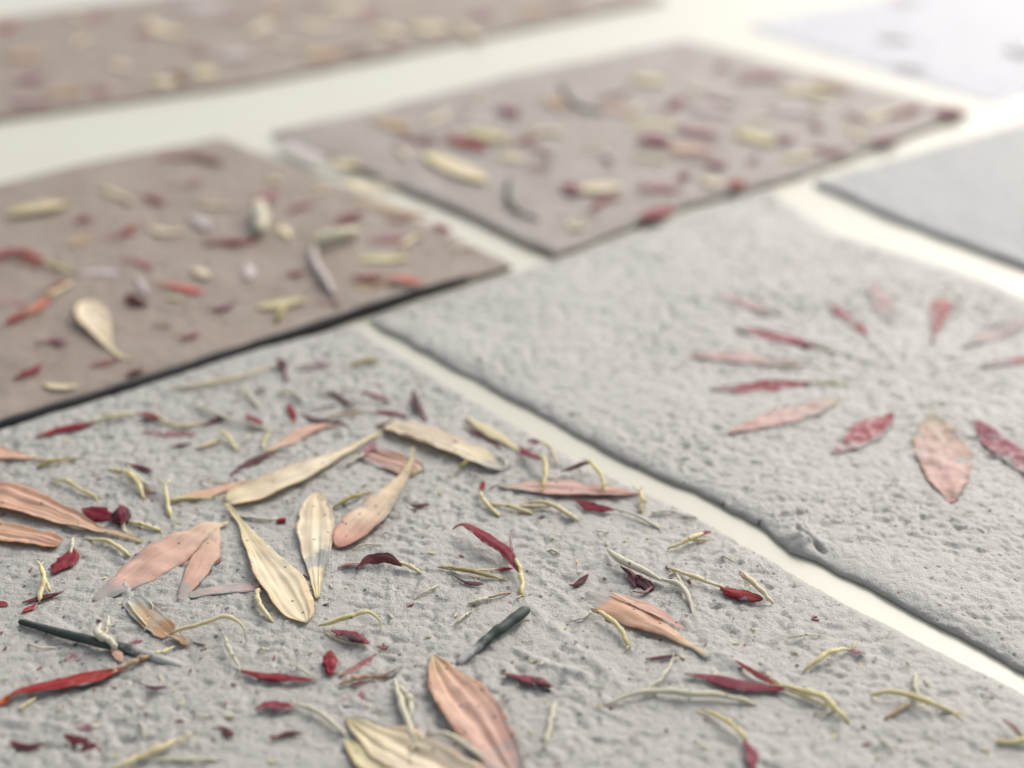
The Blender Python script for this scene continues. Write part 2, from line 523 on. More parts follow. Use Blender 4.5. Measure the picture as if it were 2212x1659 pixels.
# brown tile top left, third row
Bn = px((0, 252), (553, 174), (1106, 62), (1440, -5))
b0 = ext(Bn[1], Bn[0], 5); bd = np.array([-.62, .78]) * 13
tile('back', [b0] + Bn, [b0 + bd, Bn[-1] + bd], [b0, b0 + bd], [Bn[-1], Bn[-1] + bd], CLAY_BROWN,
     'brown clay tile in the top left, farthest row', .2, seed=7)

# ------------------------------------------------------------------ petals and florets
def spline(P, n):
    P = np.asarray(P, float)
    if len(P) == 2:
        return P[0] + (P[1] - P[0]) * np.linspace(0, 1, n)[:, None]
    s = np.r_[0, np.cumsum(np.linalg.norm(np.diff(P[:, :2], axis=0), axis=1) + 1e-6)]
    Q = np.vstack([2 * P[0] - P[1], P, 2 * P[-1] - P[-2]])
    out = []
    for t in np.linspace(0, s[-1], n):
        i = min(max(np.searchsorted(s, t, 'right') - 1, 0), len(P) - 2)
        u = (t - s[i]) / (s[i + 1] - s[i])
        p0, p1, p2, p3 = Q[i:i + 4]
        out.append(.5 * (2 * p1 + (p2 - p0) * u + (2 * p0 - 5 * p1 + 4 * p2 - p3) * u * u + (3 * p1 - p0 - 3 * p2 + p3) * u ** 3))
    return np.array(out)

SHAPES = {
 'spat': [(0, .10), (.2, .16), (.4, .5), (.6, .9), (.75, 1), (.88, .86), (.96, .55), (1, .12)],
 'stalk': [(0, .09), (.35, .13), (.5, .3), (.68, .85), (.8, 1), (.9, .85), (.97, .5), (1, .12)],
 'blunt': [(0, .1), (.22, .13), (.42, .42), (.62, .82), (.84, 1), (.95, .85), (1, .4)],
 'paddle': [(0, .12), (.2, .34), (.42, .78), (.65, 1), (.84, .86), (.95, .5), (1, .15)],
 'lance': [(0, .08), (.2, .55), (.45, 1), (.7, .85), (.9, .4), (1, .05)],
 'oval': [(0, .15), (.12, .6), (.35, .95), (.6, 1), (.82, .75), (.95, .4), (1, .1)],
 'strap': [(0, .5), (.1, .85), (.5, 1), (.9, .9), (1, .5)],
 'wide': [(0, .05), (.1, .4), (.3, .9), (.5, 1), (.75, .7), (.92, .3), (1, .06)],
}
Z0 = lambda tl: TILES[tl]

def petal_mesh(pts, w, shape, tl, lift, cup, ribs, veil, thick, n, m, twist=0.0, seed=0, drape=0.0, rough=1.0, pulp=1.0):
    z0 = Z0(tl)
    k = len(pts)
    lift = np.interp(np.linspace(0, 1, k), np.linspace(0, 1, len(lift)), lift) if k > 1 else lift
    P = []
    for (x, y), h in zip(pts, lift):
        p = at(x, y, z0 + max(h, 0))
        P.append((p[0], p[1], h))
    S = spline(P, n)
    t = np.linspace(0, 1, n)
    prof = np.interp(t, *np.array(SHAPES[shape]).T)
    T = np.gradient(S[:, :2], axis=0)
    T /= np.linalg.norm(T, axis=1)[:, None]
    N = np.c_[-T[:, 1], T[:, 0]]
    v = np.linspace(-1, 1, m)
    wob = 1 + .13 * rough * perlin(t * 5, np.full(n, seed * 1.7), 50) + .07 * rough * perlin(t * 15, np.full(n, seed * 1.3), 52)
    wobR = 1 + .13 * rough * perlin(t * 5, np.full(n, seed * 1.7 + 5), 51) + .07 * rough * perlin(t * 15, np.full(n, seed * 1.3), 53)
    hw = w * prof
    off = np.where(v[None] < 0, v[None] * (hw * wob)[:, None], v[None] * (hw * wobR)[:, None])
    X = S[:, 0][:, None] + N[:, 0][:, None] * off
    Y = S[:, 1][:, None] + N[:, 1][:, None] * off
    ground = z0 + swell(X, Y)
    rib = ribs * (1.5 * perlin(v[None] * 2.1 + seed * 3.7 + 0 * t[:, None], t[:, None] * 1.1 + 0 * v[None] + seed, 61) + .8 * perlin(v[None] * 5.2 + seed + 0 * t[:, None], t[:, None] * 1.6 + 0 * v[None], 62)) * (prof[:, None] ** .7) if ribs else 0
    Zt = ground + S[:, 2][:, None] + cup * .6 * hw[:, None] * (v[None] ** 2) + rib * .6 * w + drape * (relief(X, Y) - swell(X, Y)) + .09 * w * perlin(X / .35, Y / .35, 60 + seed % 7)
    Zt = Zt + twist * off
    uvs = np.stack(np.broadcast_arrays(t[:, None], (v[None] + 1) / 2), -1).reshape(-1, 2)
    vl = np.interp(t, np.linspace(0, 1, len(veil)), veil)
    fray = np.clip((np.abs(v[None]) - .55) / .45, 0, 1) * (.5 + perlin(X / .22, Y / .22, 63)) * .5 + .22 * perlin(X / .5, Y / .5, 64)
    vlm = np.clip(vl[:, None] + pulp * (.14 + fray), 0, 1).ravel()
    top = np.c_[X.ravel(), Y.ravel(), Zt.ravel()]
    bot = top.copy(); bot[:, 2] -= thick
    idx = np.arange(n * m).reshape(n, m)
    q = np.stack([idx[:-1, :-1], idx[1:, :-1], idx[1:, 1:], idx[:-1, 1:]], -1).reshape(-1, 4)
    # orient upward
    a, b, c = top[q[0, 0]], top[q[0, 1]], top[q[0, 2]]
    if np.cross(b - a, c - a)[2] < 0: q = q[:, ::-1]
    K = n * m
    ring = np.r_[idx[0, :], idx[1:, -1], idx[-1, -2::-1], idx[-2:0:-1, 0]]
    faces = q.tolist() + (q[:, ::-1] + K).tolist()
    for i in range(len(ring)):
        a_, b_ = int(ring[i]), int(ring[(i + 1) % len(ring)])
        faces.append((a_, b_, b_ + K, a_ + K))
    return np.vstack([top, bot]), faces, np.vstack([uvs, uvs]), np.r_[vlm, vlm]

_count = [0]
def petal(label, col, pts, w, tl='near', shape='spat', lift=(.05,), cup=.25, ribs=.0, veil=(0,), thick=.009, n=30, m=13, group=None, name='petal', cat='petal', parent=None, twist=0.0, drape=.25):
    _count[0] += 1
    if len(lift) == 1: lift = (lift[0], lift[0])
    if tl == 'near': lift = [l * .65 for l in lift]
    vt, fc, uv, vl = petal_mesh(pts, w, shape, tl, list(lift), cup, ribs, veil, thick, n, m, twist, _count[0], drape)
    o = mesh_obj(name, vt, fc, M[col], parent, uv, {'veil': vl})
    if parent is None:
        tag(o, label, cat, group or ('loose petals on the tiles' if tl != 'right' else 'petals of the flower pressed into the right tile'))
    return o

def tube_mesh(pts, r, tl, lift, veil, sides=8, seed=0, n=None):
    z0 = Z0(tl)
    k = len(pts)
    lift = np.interp(np.linspace(0, 1, k), np.linspace(0, 1, len(lift)), lift)
    r = list(r) if isinstance(r, (tuple, list)) else [r, r]
    P = []
    for (x, y), h in zip(pts, lift):
        p = at(x, y, z0 + max(h, 0))
        P.append((p[0], p[1], h))
    n = n or max(14, 8 * k)
    S = spline(P, n)
    t = np.linspace(0, 1, n)
    R = np.interp(t, np.linspace(0, 1, len(r)), r)
    rk = .45 if r[0] > .055 or max(r) > .072 else 1.0
    R = R * (1 + rk * .3 * perlin(t * 7, np.full(n, seed * 2.3), 70) + rk * .15 * perlin(t * 17, np.full(n, seed * 1.9), 73)) * np.clip((.45 if rk == 1 else .8) + np.minimum(t, 1 - t) * 6, .45, 1)
    Pz = z0 + swell(S[:, 0], S[:, 1]) + S[:, 2] + R * .7
    wob = rk * .5 * R * perlin(t * 5, np.full(n, seed * 3.1), 71) + rk * .35 * R * perlin(t * 12, np.full(n, seed * 1.1), 72)
    ctr = np.c_[S[:, 0] + wob, S[:, 1] - wob, Pz]
    T = np.gradient(ctr, axis=0)
    T /= np.linalg.norm(T, axis=1)[:, None] + 1e-9
    up = np.array([0, 0, 1.0])
    A = np.cross(T, up); A /= np.linalg.norm(A, axis=1)[:, None] + 1e-9
    B = np.cross(A, T)
    a = np.arange(sides) * 2 * math.pi / sides
    ring = ctr[:, None] + R[:, None, None] * (np.cos(a)[None, :, None] * A[:, None] + np.sin(a)[None, :, None] * B[:, None] * .85)
    v = ring.reshape(-1, 3)
    uv = np.stack(np.broadcast_arrays(t[:, None], (a / (2 * math.pi))[None]), -1).reshape(-1, 2)
    faces = []
    for i in range(n - 1):
        for j in range(sides):
            jj = (j + 1) % sides
            faces.append((i * sides + j, i * sides + jj, (i + 1) * sides + jj, (i + 1) * sides + j))
    faces.append(tuple(range(sides))[::-1])
    faces.append(tuple((n - 1) * sides + j for j in range(sides)))
    vl = np.repeat(np.interp(t, np.linspace(0, 1, len(veil)), veil), sides)
    rs = np.random.RandomState(seed * 7 + 1)
    length = np.linalg.norm(np.diff(ctr, axis=0), axis=1).sum()
    if length > .45 and max(r) < .06 and rs.rand() < .65:          # the split lobes of the corolla
        v, uv, vl = list(v), list(uv), list(vl)
        e, d0 = (ctr[0], -T[0]) if rs.rand() < .6 else (ctr[-1], T[-1])
        for s_ in (-1, 1):
            th = s_ * rs.uniform(.3, .75)
            dv = np.array([d0[0] * math.cos(th) - d0[1] * math.sin(th), d0[0] * math.sin(th) + d0[1] * math.cos(th), rs.uniform(-.2, .5)])
            sd_ = np.cross(dv, up); sd_ /= np.linalg.norm(sd_) + 1e-9
            L = rs.uniform(.10, .24)
            w0 = max(r) * .5
            o = len(v)
            for k_, (f_, ww) in enumerate(((-.15, 1), (.5, .8), (1, .25))):
                c_ = e + dv * L * f_ + np.array([0, 0, .02 * f_ * (1 - f_)])
                for a_ in (0, 1.57, 3.14, 4.71):
                    v.append(c_ + w0 * ww * (math.cos(a_) * sd_ + math.sin(a_) * up * .6)); uv.append((.1, a_ / 6.3)); vl.append(.1)
            for k_ in range(2):
                for q_ in range(4):
                    q2 = (q_ + 1) % 4
                    faces.append((o + 4 * k_ + q_, o + 4 * k_ + q2, o + 4 * k_ + 4 + q2, o + 4 * k_ + 4 + q_))
            faces.append((o + 8, o + 9, o + 10, o + 11))
        v, uv, vl = np.array(v), np.array(uv), np.array(vl)
    return v, faces, uv, vl

def floret(label, parts, tl='near', cat='floret', group='dried florets strewn over the tiles', name='floret'):
    """parts: ('tube'|'tip'|..., colour, points, radius, lift, veil) round pieces, or with shape 'blade': flat pieces"""
    one = len(parts) == 1
    x, y = parts[0][2][0]
    p = at(x, y, Z0(tl))
    root = None if one else empty(name, (p[0], p[1], Z0(tl)))
    if root: tag(root, label, cat, group)
    for pt in parts:
        kind, col, pts, r = pt[:4]
        lift = pt[4] if len(pt) > 4 else (.0, .0)
        veil = pt[5] if len(pt) > 5 else (0, 0)
        _count[0] += 1
        nm = kind
        if kind in ('tip', 'bud', 'blade', 'edge'):
            nm = {'blade': 'petal_blade', 'edge': 'petal_edge'}.get(kind, kind)
            vt, fc, uv, vl = petal_mesh(pts, r * (1.2 if col in ('maroon', 'crimson', 'mauve') else 1.0), 'lance' if kind != 'bud' else 'oval', tl, [l * .85 + .03 for l in lift], -.45 if kind == 'bud' else -.1, .16, veil, .03 if kind == 'bud' else .014, 26, 11, RNG.uniform(-.3, .3) if kind != 'bud' else 0, _count[0], .3, 2.2)
        else:
            vt, fc, uv, vl = tube_mesh(pts, r, tl, lift, veil, seed=_count[0])
        o = mesh_obj(name if one else nm, vt, fc, M[col], root, uv, {'veil': vl})
        if one: tag(o, label, cat, group)
    return root

# thin black strip standing in the joint in front of the brown tile
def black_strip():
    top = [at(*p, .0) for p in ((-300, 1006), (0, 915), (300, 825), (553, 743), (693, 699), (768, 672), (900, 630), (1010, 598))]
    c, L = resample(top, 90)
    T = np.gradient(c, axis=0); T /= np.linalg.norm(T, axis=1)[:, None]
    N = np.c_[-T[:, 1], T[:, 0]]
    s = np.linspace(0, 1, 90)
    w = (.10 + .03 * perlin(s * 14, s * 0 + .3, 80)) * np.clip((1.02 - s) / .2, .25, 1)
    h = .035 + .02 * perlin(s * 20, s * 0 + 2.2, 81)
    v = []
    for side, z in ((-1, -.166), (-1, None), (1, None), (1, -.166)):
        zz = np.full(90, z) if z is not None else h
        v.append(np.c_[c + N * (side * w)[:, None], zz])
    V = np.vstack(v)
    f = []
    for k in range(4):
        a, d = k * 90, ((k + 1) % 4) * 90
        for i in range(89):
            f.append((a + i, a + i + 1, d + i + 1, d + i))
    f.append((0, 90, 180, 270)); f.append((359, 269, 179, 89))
    k = NT('matte_black')  # even matte black for the joint strip
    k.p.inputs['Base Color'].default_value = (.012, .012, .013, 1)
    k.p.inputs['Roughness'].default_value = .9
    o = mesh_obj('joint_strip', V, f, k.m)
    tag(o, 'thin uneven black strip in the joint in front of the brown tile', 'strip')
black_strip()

P, F = petal, floret
# ---- large petals on the near tile
P('long cream petal lying diagonally, its blunt end touching the bent cream petal', 'cream', [(836, 924), (770, 962), (690, 1005), (600, 1045), (490, 1086)], .31, shape='blunt', lift=(.06, .10, .12, .10, .06), cup=.35, ribs=.10, n=44, m=21)
P('cream petal hanging down from the tip of the long diagonal cream petal', 'cream', [(489, 1087), (515, 1120), (552, 1180), (610, 1265), (662, 1346)], .34, shape='spat', lift=(.12, .10, .10, .10, .05), cup=.3, ribs=.11, n=44, m=21)
P('oval cream petal standing upright between two cream petals, its lower end sunk in clay', 'cream', [(686, 1292), (683, 1225), (682, 1150), (681, 1068)], .31, shape='paddle', lift=(.05, .03, .10, .06), cup=.15, ribs=.08, veil=(0, .1, .62, .1, 0, 0, .1), n=44, m=21)
P('cream petal with a peach edged round tip and a curved yellow stalk', 'creampeach', [(893, 968), (884, 1010), (835, 1075), (780, 1130), (730, 1182)], .31, shape='spat', lift=(.22, .14, .10, .10, .08), cup=.35, ribs=.06, veil=(0, 0, .35, .1, 0), n=44, m=21)
P('long ribbed pale yellow petal lying at the back of the cream petal cluster', 'cream', [(1092, 1012), (1010, 978), (925, 944), (838, 915)], .33, shape='strap', lift=(.04, .08, .10, .08), cup=.25, ribs=.16, veil=(.5, .1, 0, 0), n=40, m=19)
P('broad peach petal on the left with a long folded flank, tip meeting a cream stalk', 'peach', [(492, 1126), (440, 1138), (360, 1185), (285, 1238), (200, 1296)], .43, shape='lance', lift=(.08, .16, .14, .08, .0), cup=-.25, ribs=.0, veil=(0, .1, 0, .2, .8), n=44, m=19)
P('narrow peach flank petal folded under the broad peach petal', 'peach', [(472, 1130), (452, 1180), (418, 1245), (383, 1294)], .22, shape='lance', lift=(.08, .10, .08, .02), cup=-.2, veil=(0, .1, .15, .4), n=30)
P('ribbed peach petal at the left edge tapering to a cream stalk', 'peach', [(307, 1169), (262, 1154), (205, 1138), (120, 1108), (20, 1076), (-60, 1055)], .36, shape='spat', lift=(.02, .06, .12, .12, .10, .08), cup=.2, ribs=.14, n=44, m=21)
P('lower ribbed peach petal at the left edge with a rounded tip', 'peach', [(-90, 1128), (0, 1148), (70, 1160), (128, 1172)], .24, shape='strap', lift=(.08, .10, .10, .04), cup=.2, ribs=.14, n=36, m=19)
P('peach petal tip entering from the left edge below the black joint', 'peach', [(112, 997), (70, 990), (0, 982), (-80, 976)], .21, shape='spat', lift=(.04, .06, .06, .06), cup=.2, ribs=.08)
P('thin peach petal with a cream keel left of the long diagonal cream petal', 'peach', [(365, 1082), (430, 1068), (490, 1052), (535, 1040)], .15, shape='wide', lift=(.03, .06, .06, .05), cup=-.3, veil=(0, 0, .1, .1))
F('cream stalk end at the lower side of the thin peach petal', [('floret', 'tube', [(365, 1083), (420, 1078), (485, 1078)], (.03, .025, .012), (.03, .03, .02))])
P('short ribbed peach petal in the cluster, fading into the clay', 'peach', [(905, 1020), (865, 1004), (820, 988), (778, 972)], .28, shape='strap', lift=(.05, .06, .05, .02), cup=.1, ribs=.2, veil=(.1, .1, .2, .6), m=19)
P('plump peach petal with a narrow foot at the back of the cream petal cluster', 'peach', [(573, 976), (612, 955), (655, 930), (700, 917), (730, 922)], .17, shape='wide', lift=(.05, .08, .12, .10, .04), cup=-.4, veil=(.1, 0, 0, .3))
P('long flat pink petal under two arching florets near the cream joint', 'peach', [(1073, 1047), (1160, 1053), (1270, 1058), (1383, 1065)], .26, shape='lance', lift=(.03, .06, .07, .06), cup=.2, ribs=.14, veil=(.4, .1, .1, 0), m=19, n=40)
P('folded peach petal with a dark pink lower rim, right of the dark green stem', 'peach', [(1530, 1422), (1490, 1392), (1420, 1350), (1345, 1308), (1268, 1278)], .34, shape='spat', lift=(.05, .10, .16, .12, .0), cup=-.35, ribs=.05, veil=(.5, 0, 0, .1, .8), n=44, m=19)
P('thin upper fold of the folded peach petal right of the green stem', 'peach', [(1318, 1279), (1380, 1305), (1440, 1334), (1478, 1362)], .10, shape='lance', lift=(.10, .17, .19, .12), cup=.2)
P('large pink petal rising to a pointed tip at the bottom edge', 'pink', [(935, 1412), (952, 1448), (990, 1505), (1045, 1578), (1095, 1655), (1150, 1740)], .38, shape='wide', lift=(.10, .13, .14, .12, .08, .05), cup=.25, ribs=.12, veil=(0, 0, .1, .35, .35), n=50, m=23)
P('broad cream petal with two keels cut by the bottom edge', 'cream', [(745, 1548), (820, 1592), (900, 1634), (1000, 1676), (1120, 1722)], .40, shape='wide', lift=(.05, .10, .12, .12, .08), cup=.1, ribs=.2, veil=(.25, .1, 0, 0), n=50, m=23)
P('yellowish lower lobe of cream petal beside the two keeled petal at the bottom edge', 'yellow', [(745, 1598), (800, 1650), (880, 1700)], .2, shape='lance', lift=(.04, .08, .06), cup=.3)
P('flat pale pink petal almost buried left of the hanging cream petal', 'palepink', [(405, 1283), (480, 1275), (575, 1266)], .13, shape='strap', lift=(.02, .03, .02), cup=0, veil=(.3, .35, .4))
P('faded tan petal with a white rib above the arching pale floret', 'tan', [(278, 1290), (315, 1325), (365, 1372)], .20, shape='strap', lift=(.02, .03, .03), cup=.2, ribs=.1, veil=(.55, .35, .1))
F('white rib on the left side of the faded tan petal', [('floret', 'paletube', [(275, 1298), (295, 1325), (318, 1352)], .018, (.04, .05, .03))])
P('pale yellow petal leaning on a maroon one next to the cream joint', 'yellow', [(1128, 975), (1085, 948), (1040, 920), (1003, 898)], .13, shape='lance', lift=(.08, .10, .10, .08), cup=-.3)
P('maroon petal underneath the pale yellow petal next to the cream joint', 'maroon', [(998, 921), (1030, 935), (1060, 950), (1082, 972)], .09, shape='lance', lift=(.02, .03, .03, .02), cup=-.2)
P('orange red petal tip cut by the left edge above the ribbed peach petals', 'red', [(30, 1066), (0, 1050), (-40, 1044)], .17, shape='oval', lift=(.08, .10, .1), cup=-.4)
P('dark red petal fragment at the left edge, lower down', 'red', [(16, 1308), (0, 1302), (-30, 1298)], .08, shape='oval', lift=(.03, .04), cup=-.2)
# ---- crimson pieces on the near tile
F('crimson bladed floret with yellow stalk under the black joint, far left', [('blade', 'crimson', [(75, 948), (110, 934), (163, 922), (205, 912)], .085, (.02, .04, .03, .02)), ('tube', 'tube', [(195, 913), (250, 900), (296, 896)], (.02, .045, .03), (.02, .05, .03))])
F('crimson knob on a cream tube, above the dull mauve floret', [('blade', 'crimson', [(292, 892), (320, 894), (348, 905)], .085, (.05, .06, .04)), ('tube', 'tube', [(345, 904), (390, 920), (437, 915)], .035, (.03, .03, .02))])
P('dull mauve petal with a dark end below the crimson knob', 'mauve', [(308, 930), (360, 934), (425, 934)], .10, shape='oval', lift=(.03, .03), cup=-.1, veil=(.1, .2, .1), group='crimson and mauve slivers')
F('long cream floret with a fork, running to a crimson knob at the back', [('tube', 'paletube', [(430, 880), (490, 904), (540, 918), (582, 930)], (.05, .04, .035, .03), (.04, .05, .04, .02)), ('tip', 'crimson', [(530, 893), (548, 905), (570, 917)], .08, (.04, .04, .03))])
F('short yellow green floret with a pale side petal', [('tube', 'tube', [(475, 934), (492, 945), (510, 970)], (.03, .045, .03), (.05, .07, .02)), ('edge', 'yellow', [(420, 968), (450, 958), (480, 948)], .07, (.01, .02, .02), (.3, .2, .1))])
F('bent cream floret with a brown tip', [('tube', 'tube', [(258, 1020), (275, 1024), (296, 1044), (312, 1080)], (.03, .045, .045, .03), (.10, .12, .08, .0)), ('tip', 'tan', [(232, 1019), (248, 1019), (264, 1022)], .045, (.09, .09, .09))])
F('whitish strand with an orange brown seed end beside the bent cream floret', [('tube', 'paletube', [(272, 1005), (295, 1033), (328, 1054)], (.02, .035, .025), (.08, .05, .02), (.2, .4, .2)), ('tip', 'brown', [(306, 1054), (318, 1061), (338, 1065)], .06, (.02, .03, .02))])
F('slender cream floret lying left of the bent brown tipped one', [('floret', 'tube', [(100, 1047), (142, 1042), (175, 1060), (206, 1075)], (.015, .035, .035, .03), (.0, .05, .05, .01), (.6, .1, 0, 0))])
F('short upright cream floret left of the thin peach petal', [('floret', 'tube', [(357, 1050), (361, 1082), (367, 1118)], (.022, .04, .04), (.10, .06, .0))])
F('yellowish floret under the tip of the peach petal at the left edge', [('tube', 'olive', [(78, 1015), (112, 1002), (140, 996)], (.02, .04, .03), (.0, .05, .04)), ('blade', 'tan', [(135, 998), (160, 992), (180, 988)], .03, (.03, .03, .02))])
F('crimson petal and upright dark bud with cream claws', [('blade', 'crimson', [(176, 1097), (205, 1106), (247, 1118)], .13, (.04, .05, .04)), ('bud', 'maroon', [(262, 1090), (262, 1108), (262, 1130)], .13, (.12, .12, .05)), ('tip', 'crimson', [(258, 1088), (264, 1110), (266, 1132)], .05, (.20, .2, .12)), ('tube', 'paletube', [(266, 1128), (267, 1140), (268, 1152)], .03, (.08, .03, .0))])
F('cream floret lying right of the upright dark bud', [('floret', 'tube', [(277, 1127), (315, 1136), (345, 1146)], (.02, .035, .04), (.02, .03, .01), (.3, .2, 0))])
F('crimson split petal with a white stalk below the ribbed peach petals', [('blade', 'crimson', [(157, 1180), (150, 1200), (132, 1218), (112, 1240)], .14, (.04, .05, .04, .02)), ('tube', 'paletube', [(158, 1160), (156, 1178), (152, 1195)], (.02, .03, .015), (.05, .06, .06), (.3, .3, .2))])
F('yellow floret curling under the stalk of the ribbed peach petal', [('floret', 'tube', [(180, 1163), (230, 1170), (255, 1182), (280, 1199)], (.015, .035, .04, .035), (.0, .04, .05, .0), (.7, .2, 0, 0))])
F('forked cream floret with a coral end at the lower left', [('tube', 'tube', [(88, 1222), (95, 1255), (84, 1302)], (.03, .045, .035), (.14, .10, .0)), ('tube', 'tube', [(92, 1245), (102, 1262), (107, 1279)], (.03, .03, .02), (.11, .08, .02)), ('tip', 'red', [(80, 1300), (65, 1312), (46, 1323)], .06, (.0, .01, .0), (.2, .3))])
F('pale forked floret with a peach foot standing on the dark green stem', [('tube', 'paletube', [(218, 1345), (212, 1372), (240, 1388), (252, 1405)], (.025, .06, .065, .05), (.20, .17, .12, .06)), ('tube', 'paletube', [(234, 1328), (232, 1350), (228, 1372)], (.02, .035, .03), (.24, .2, .15)), ('tip', 'peach', [(240, 1388), (252, 1408), (263, 1430)], .07, (.08, .05, .0), (0, .1, .3))])
P('mauve fragment left of the pale forked floret', 'mauve', [(138, 1422), (170, 1412), (202, 1410)], .10, shape='oval', lift=(.02, .02), cup=-.1, veil=(.1, .3, .35), group='crimson and mauve slivers')
P('small rose fragment right of the pale forked floret', 'mauve', [(270, 1389), (290, 1385), (308, 1383)], .05, shape='oval', lift=(.02, .02), cup=-.1, veil=(.2, .1), group='crimson and mauve slivers')
F('arching pale floret rising from a tan foot with a black fleck', [('tube', 'tube', [(368, 1369), (425, 1352), (488, 1337), (522, 1352), (531, 1378)], (.03, .04, .035, .03, .015), (.05, .14, .2, .14, .0)), ('tip', 'tan', [(360, 1372), (385, 1376), (408, 1394)], .08, (.03, .04, .02))])
F('faint coral fragment beside the tan foot of the arching floret', [('blade', 'red', [(415, 1385), (430, 1387), (445, 1392)], .03, (.0, .0), (.45, .5))], cat='petal')
F('long red petal running from an orange tip to a tan stalk at the lower left', [('blade', 'red', [(10, 1510), (45, 1490), (120, 1474), (200, 1458), (278, 1440)], .17, (.03, .07, .08, .06, .03)), ('tube', 'tan', [(255, 1448), (300, 1428), (335, 1415)], (.03, .045, .035), (.04, .05, .03), (.3, .2, .1)), ('tube', 'tube', [(325, 1418), (350, 1410), (378, 1396)], (.035, .03, .012), (.04, .05, .04)), ('tip', 'orange', [(45, 1488), (20, 1503), (-10, 1525)], .07, (.05, .03, .0))], cat='petal', name='red_petal')
F('small pale strand under the orange tip of the long red petal', [('floret', 'tube', [(40, 1534), (58, 1520), (78, 1506)], .02, (.01, .02, .0), (.4, .3, .4))])
P('dark crimson petal sunk in the clay near the bottom left corner', 'maroon', [(138, 1585), (165, 1598), (195, 1614), (230, 1628)], .12, shape='lance', lift=(.02, .03, .02, .0), cup=-.2, veil=(0, 0, .15, .55), group='crimson and mauve slivers')
P('faded rose fragment above the dark crimson petal near the bottom left corner', 'mauve', [(148, 1574), (190, 1570), (228, 1571)], .06, shape='oval', lift=(.01, .01), cup=0, veil=(.3, .4), group='crimson and mauve slivers')
F('thick cream floret at the bottom edge pointing up to the right', [('floret', 'tube', [(402, 1596), (345, 1622), (290, 1645), (240, 1668)], (.025, .045, .045, .04), (.06, .05, .03, .0))])
F('flat pale floret at the bottom edge right of the thick cream one', [('floret', 'paletube', [(320, 1646), (400, 1643), (475, 1641)], (.02, .035, .02), (.0, .02, .0), (.5, .35, .2))])
P('blue grey sliver alone on the clay at the lower left', 'green', [(385, 1506), (410, 1503), (430, 1502)], .055, shape='oval', lift=(.005, .005), cup=0, veil=(.6, .2, .1), group='dark green plant pieces', name='leaf_sliver', cat='leaf')
F('white curved tube running into a long crimson sliver at lower centre', [('tube', 'paletube', [(485, 1374), (494, 1405), (516, 1441)], (.022, .035, .03), (.16, .10, .03)), ('blade', 'crimson', [(512, 1447), (553, 1456), (620, 1464), (692, 1467)], .065, (.03, .05, .05, .02), (.3, .0, .05, .4))])
F('coral tipped floret curving down left of the hanging cream petal', [('tube', 'tube', [(561, 1276), (556, 1292), (564, 1316), (590, 1348)], (.04, .045, .035, .03), (.08, .08, .06, .0)), ('tip', 'red', [(558, 1272), (570, 1264), (584, 1258)], .06, (.08, .08, .06), (.2, .2))])
F('arching pale floret over a dark crimson bract at lower centre', [('floret', 'tube', [(690, 1354), (753, 1336), (793, 1324), (817, 1338), (824, 1364)], (.035, .04, .035, .03, .015), (.05, .15, .2, .14, .0))])
F('dark crimson bract with a yellow lower edge and a black core', [('blade', 'crimson', [(715, 1362), (745, 1369), (775, 1380), (798, 1390)], .10, (.06, .08, .07, .04)), ('bud', 'maroon', [(738, 1366), (760, 1374), (784, 1383)], .055, (.12, .13, .10)), ('edge', 'tube', [(700, 1366), (745, 1384), (795, 1391)], .04, (.0, .02, .02)), ('tip', 'mauve', [(815, 1394), (830, 1396), (840, 1394)], .035, (.02, .02))], cat='bract', name='flower_bract')
F('small upright crimson bud at lower centre', [('bud', 'crimson', [(713, 1404), (713, 1428), (715, 1455)], .09, (.10, .1, .05))], cat='bud', name='flower_bud')
P('violet smear of petal right of the upright crimson bud', 'mauve', [(733, 1460), (775, 1438), (815, 1410)], .09, shape='lance', lift=(.02, .02, .01), cup=0, veil=(.1, .3, .4), group='crimson and mauve slivers')
F('tan floret with a brown end below the violet smear', [('tube', 'tan', [(733, 1478), (770, 1468), (803, 1461)], (.03, .04, .035), (.03, .05, .04), (.3, .1, 0)), ('tip', 'brown', [(800, 1463), (835, 1453), (870, 1437)], .045, (.03, .04, .02), (.2, .3))])
P('faint plum patch buried below the tan floret', 'mauve', [(730, 1515), (770, 1505), (805, 1488)], .14, shape='oval', lift=(.0, .01), cup=0, veil=(.5, .35, .5), group='crimson and mauve slivers')
P('rose patch under the tan floret', 'mauve', [(755, 1480), (785, 1474), (810, 1466)], .08, shape='oval', lift=(.01, .01), cup=0, veil=(.3, .3, .4), group='crimson and mauve slivers')
F('crimson knob with a long white tube curving toward the two keeled cream petal', [('blade', 'crimson', [(550, 1531), (585, 1518), (640, 1526)], .085, (.05, .07, .04), (0, 0, .3)), ('tube', 'paletube', [(635, 1518), (685, 1537), (720, 1565), (745, 1589)], (.02, .035, .035, .03), (.04, .06, .05, .0))])
F('pale green tube standing between the tan floret and the pink petal', [('tube', 'paletube', [(853, 1464), (868, 1525), (898, 1612)], (.03, .05, .055), (.06, .05, .03), (.2, .25, .2)), ('tube', 'paletube', [(858, 1480), (884, 1512), (890, 1560)], (.03, .06, .04), (.04, .03, .0), (.4, .45, .6))])
F('white arch of floret between the cream and pink petals at the bottom', [('floret', 'paletube', [(913, 1597), (935, 1588), (968, 1590), (1010, 1615), (1050, 1643)], (.02, .04, .045, .04, .03), (.06, .12, .15, .12, .06), (.3, .2, 0, 0, 0))])
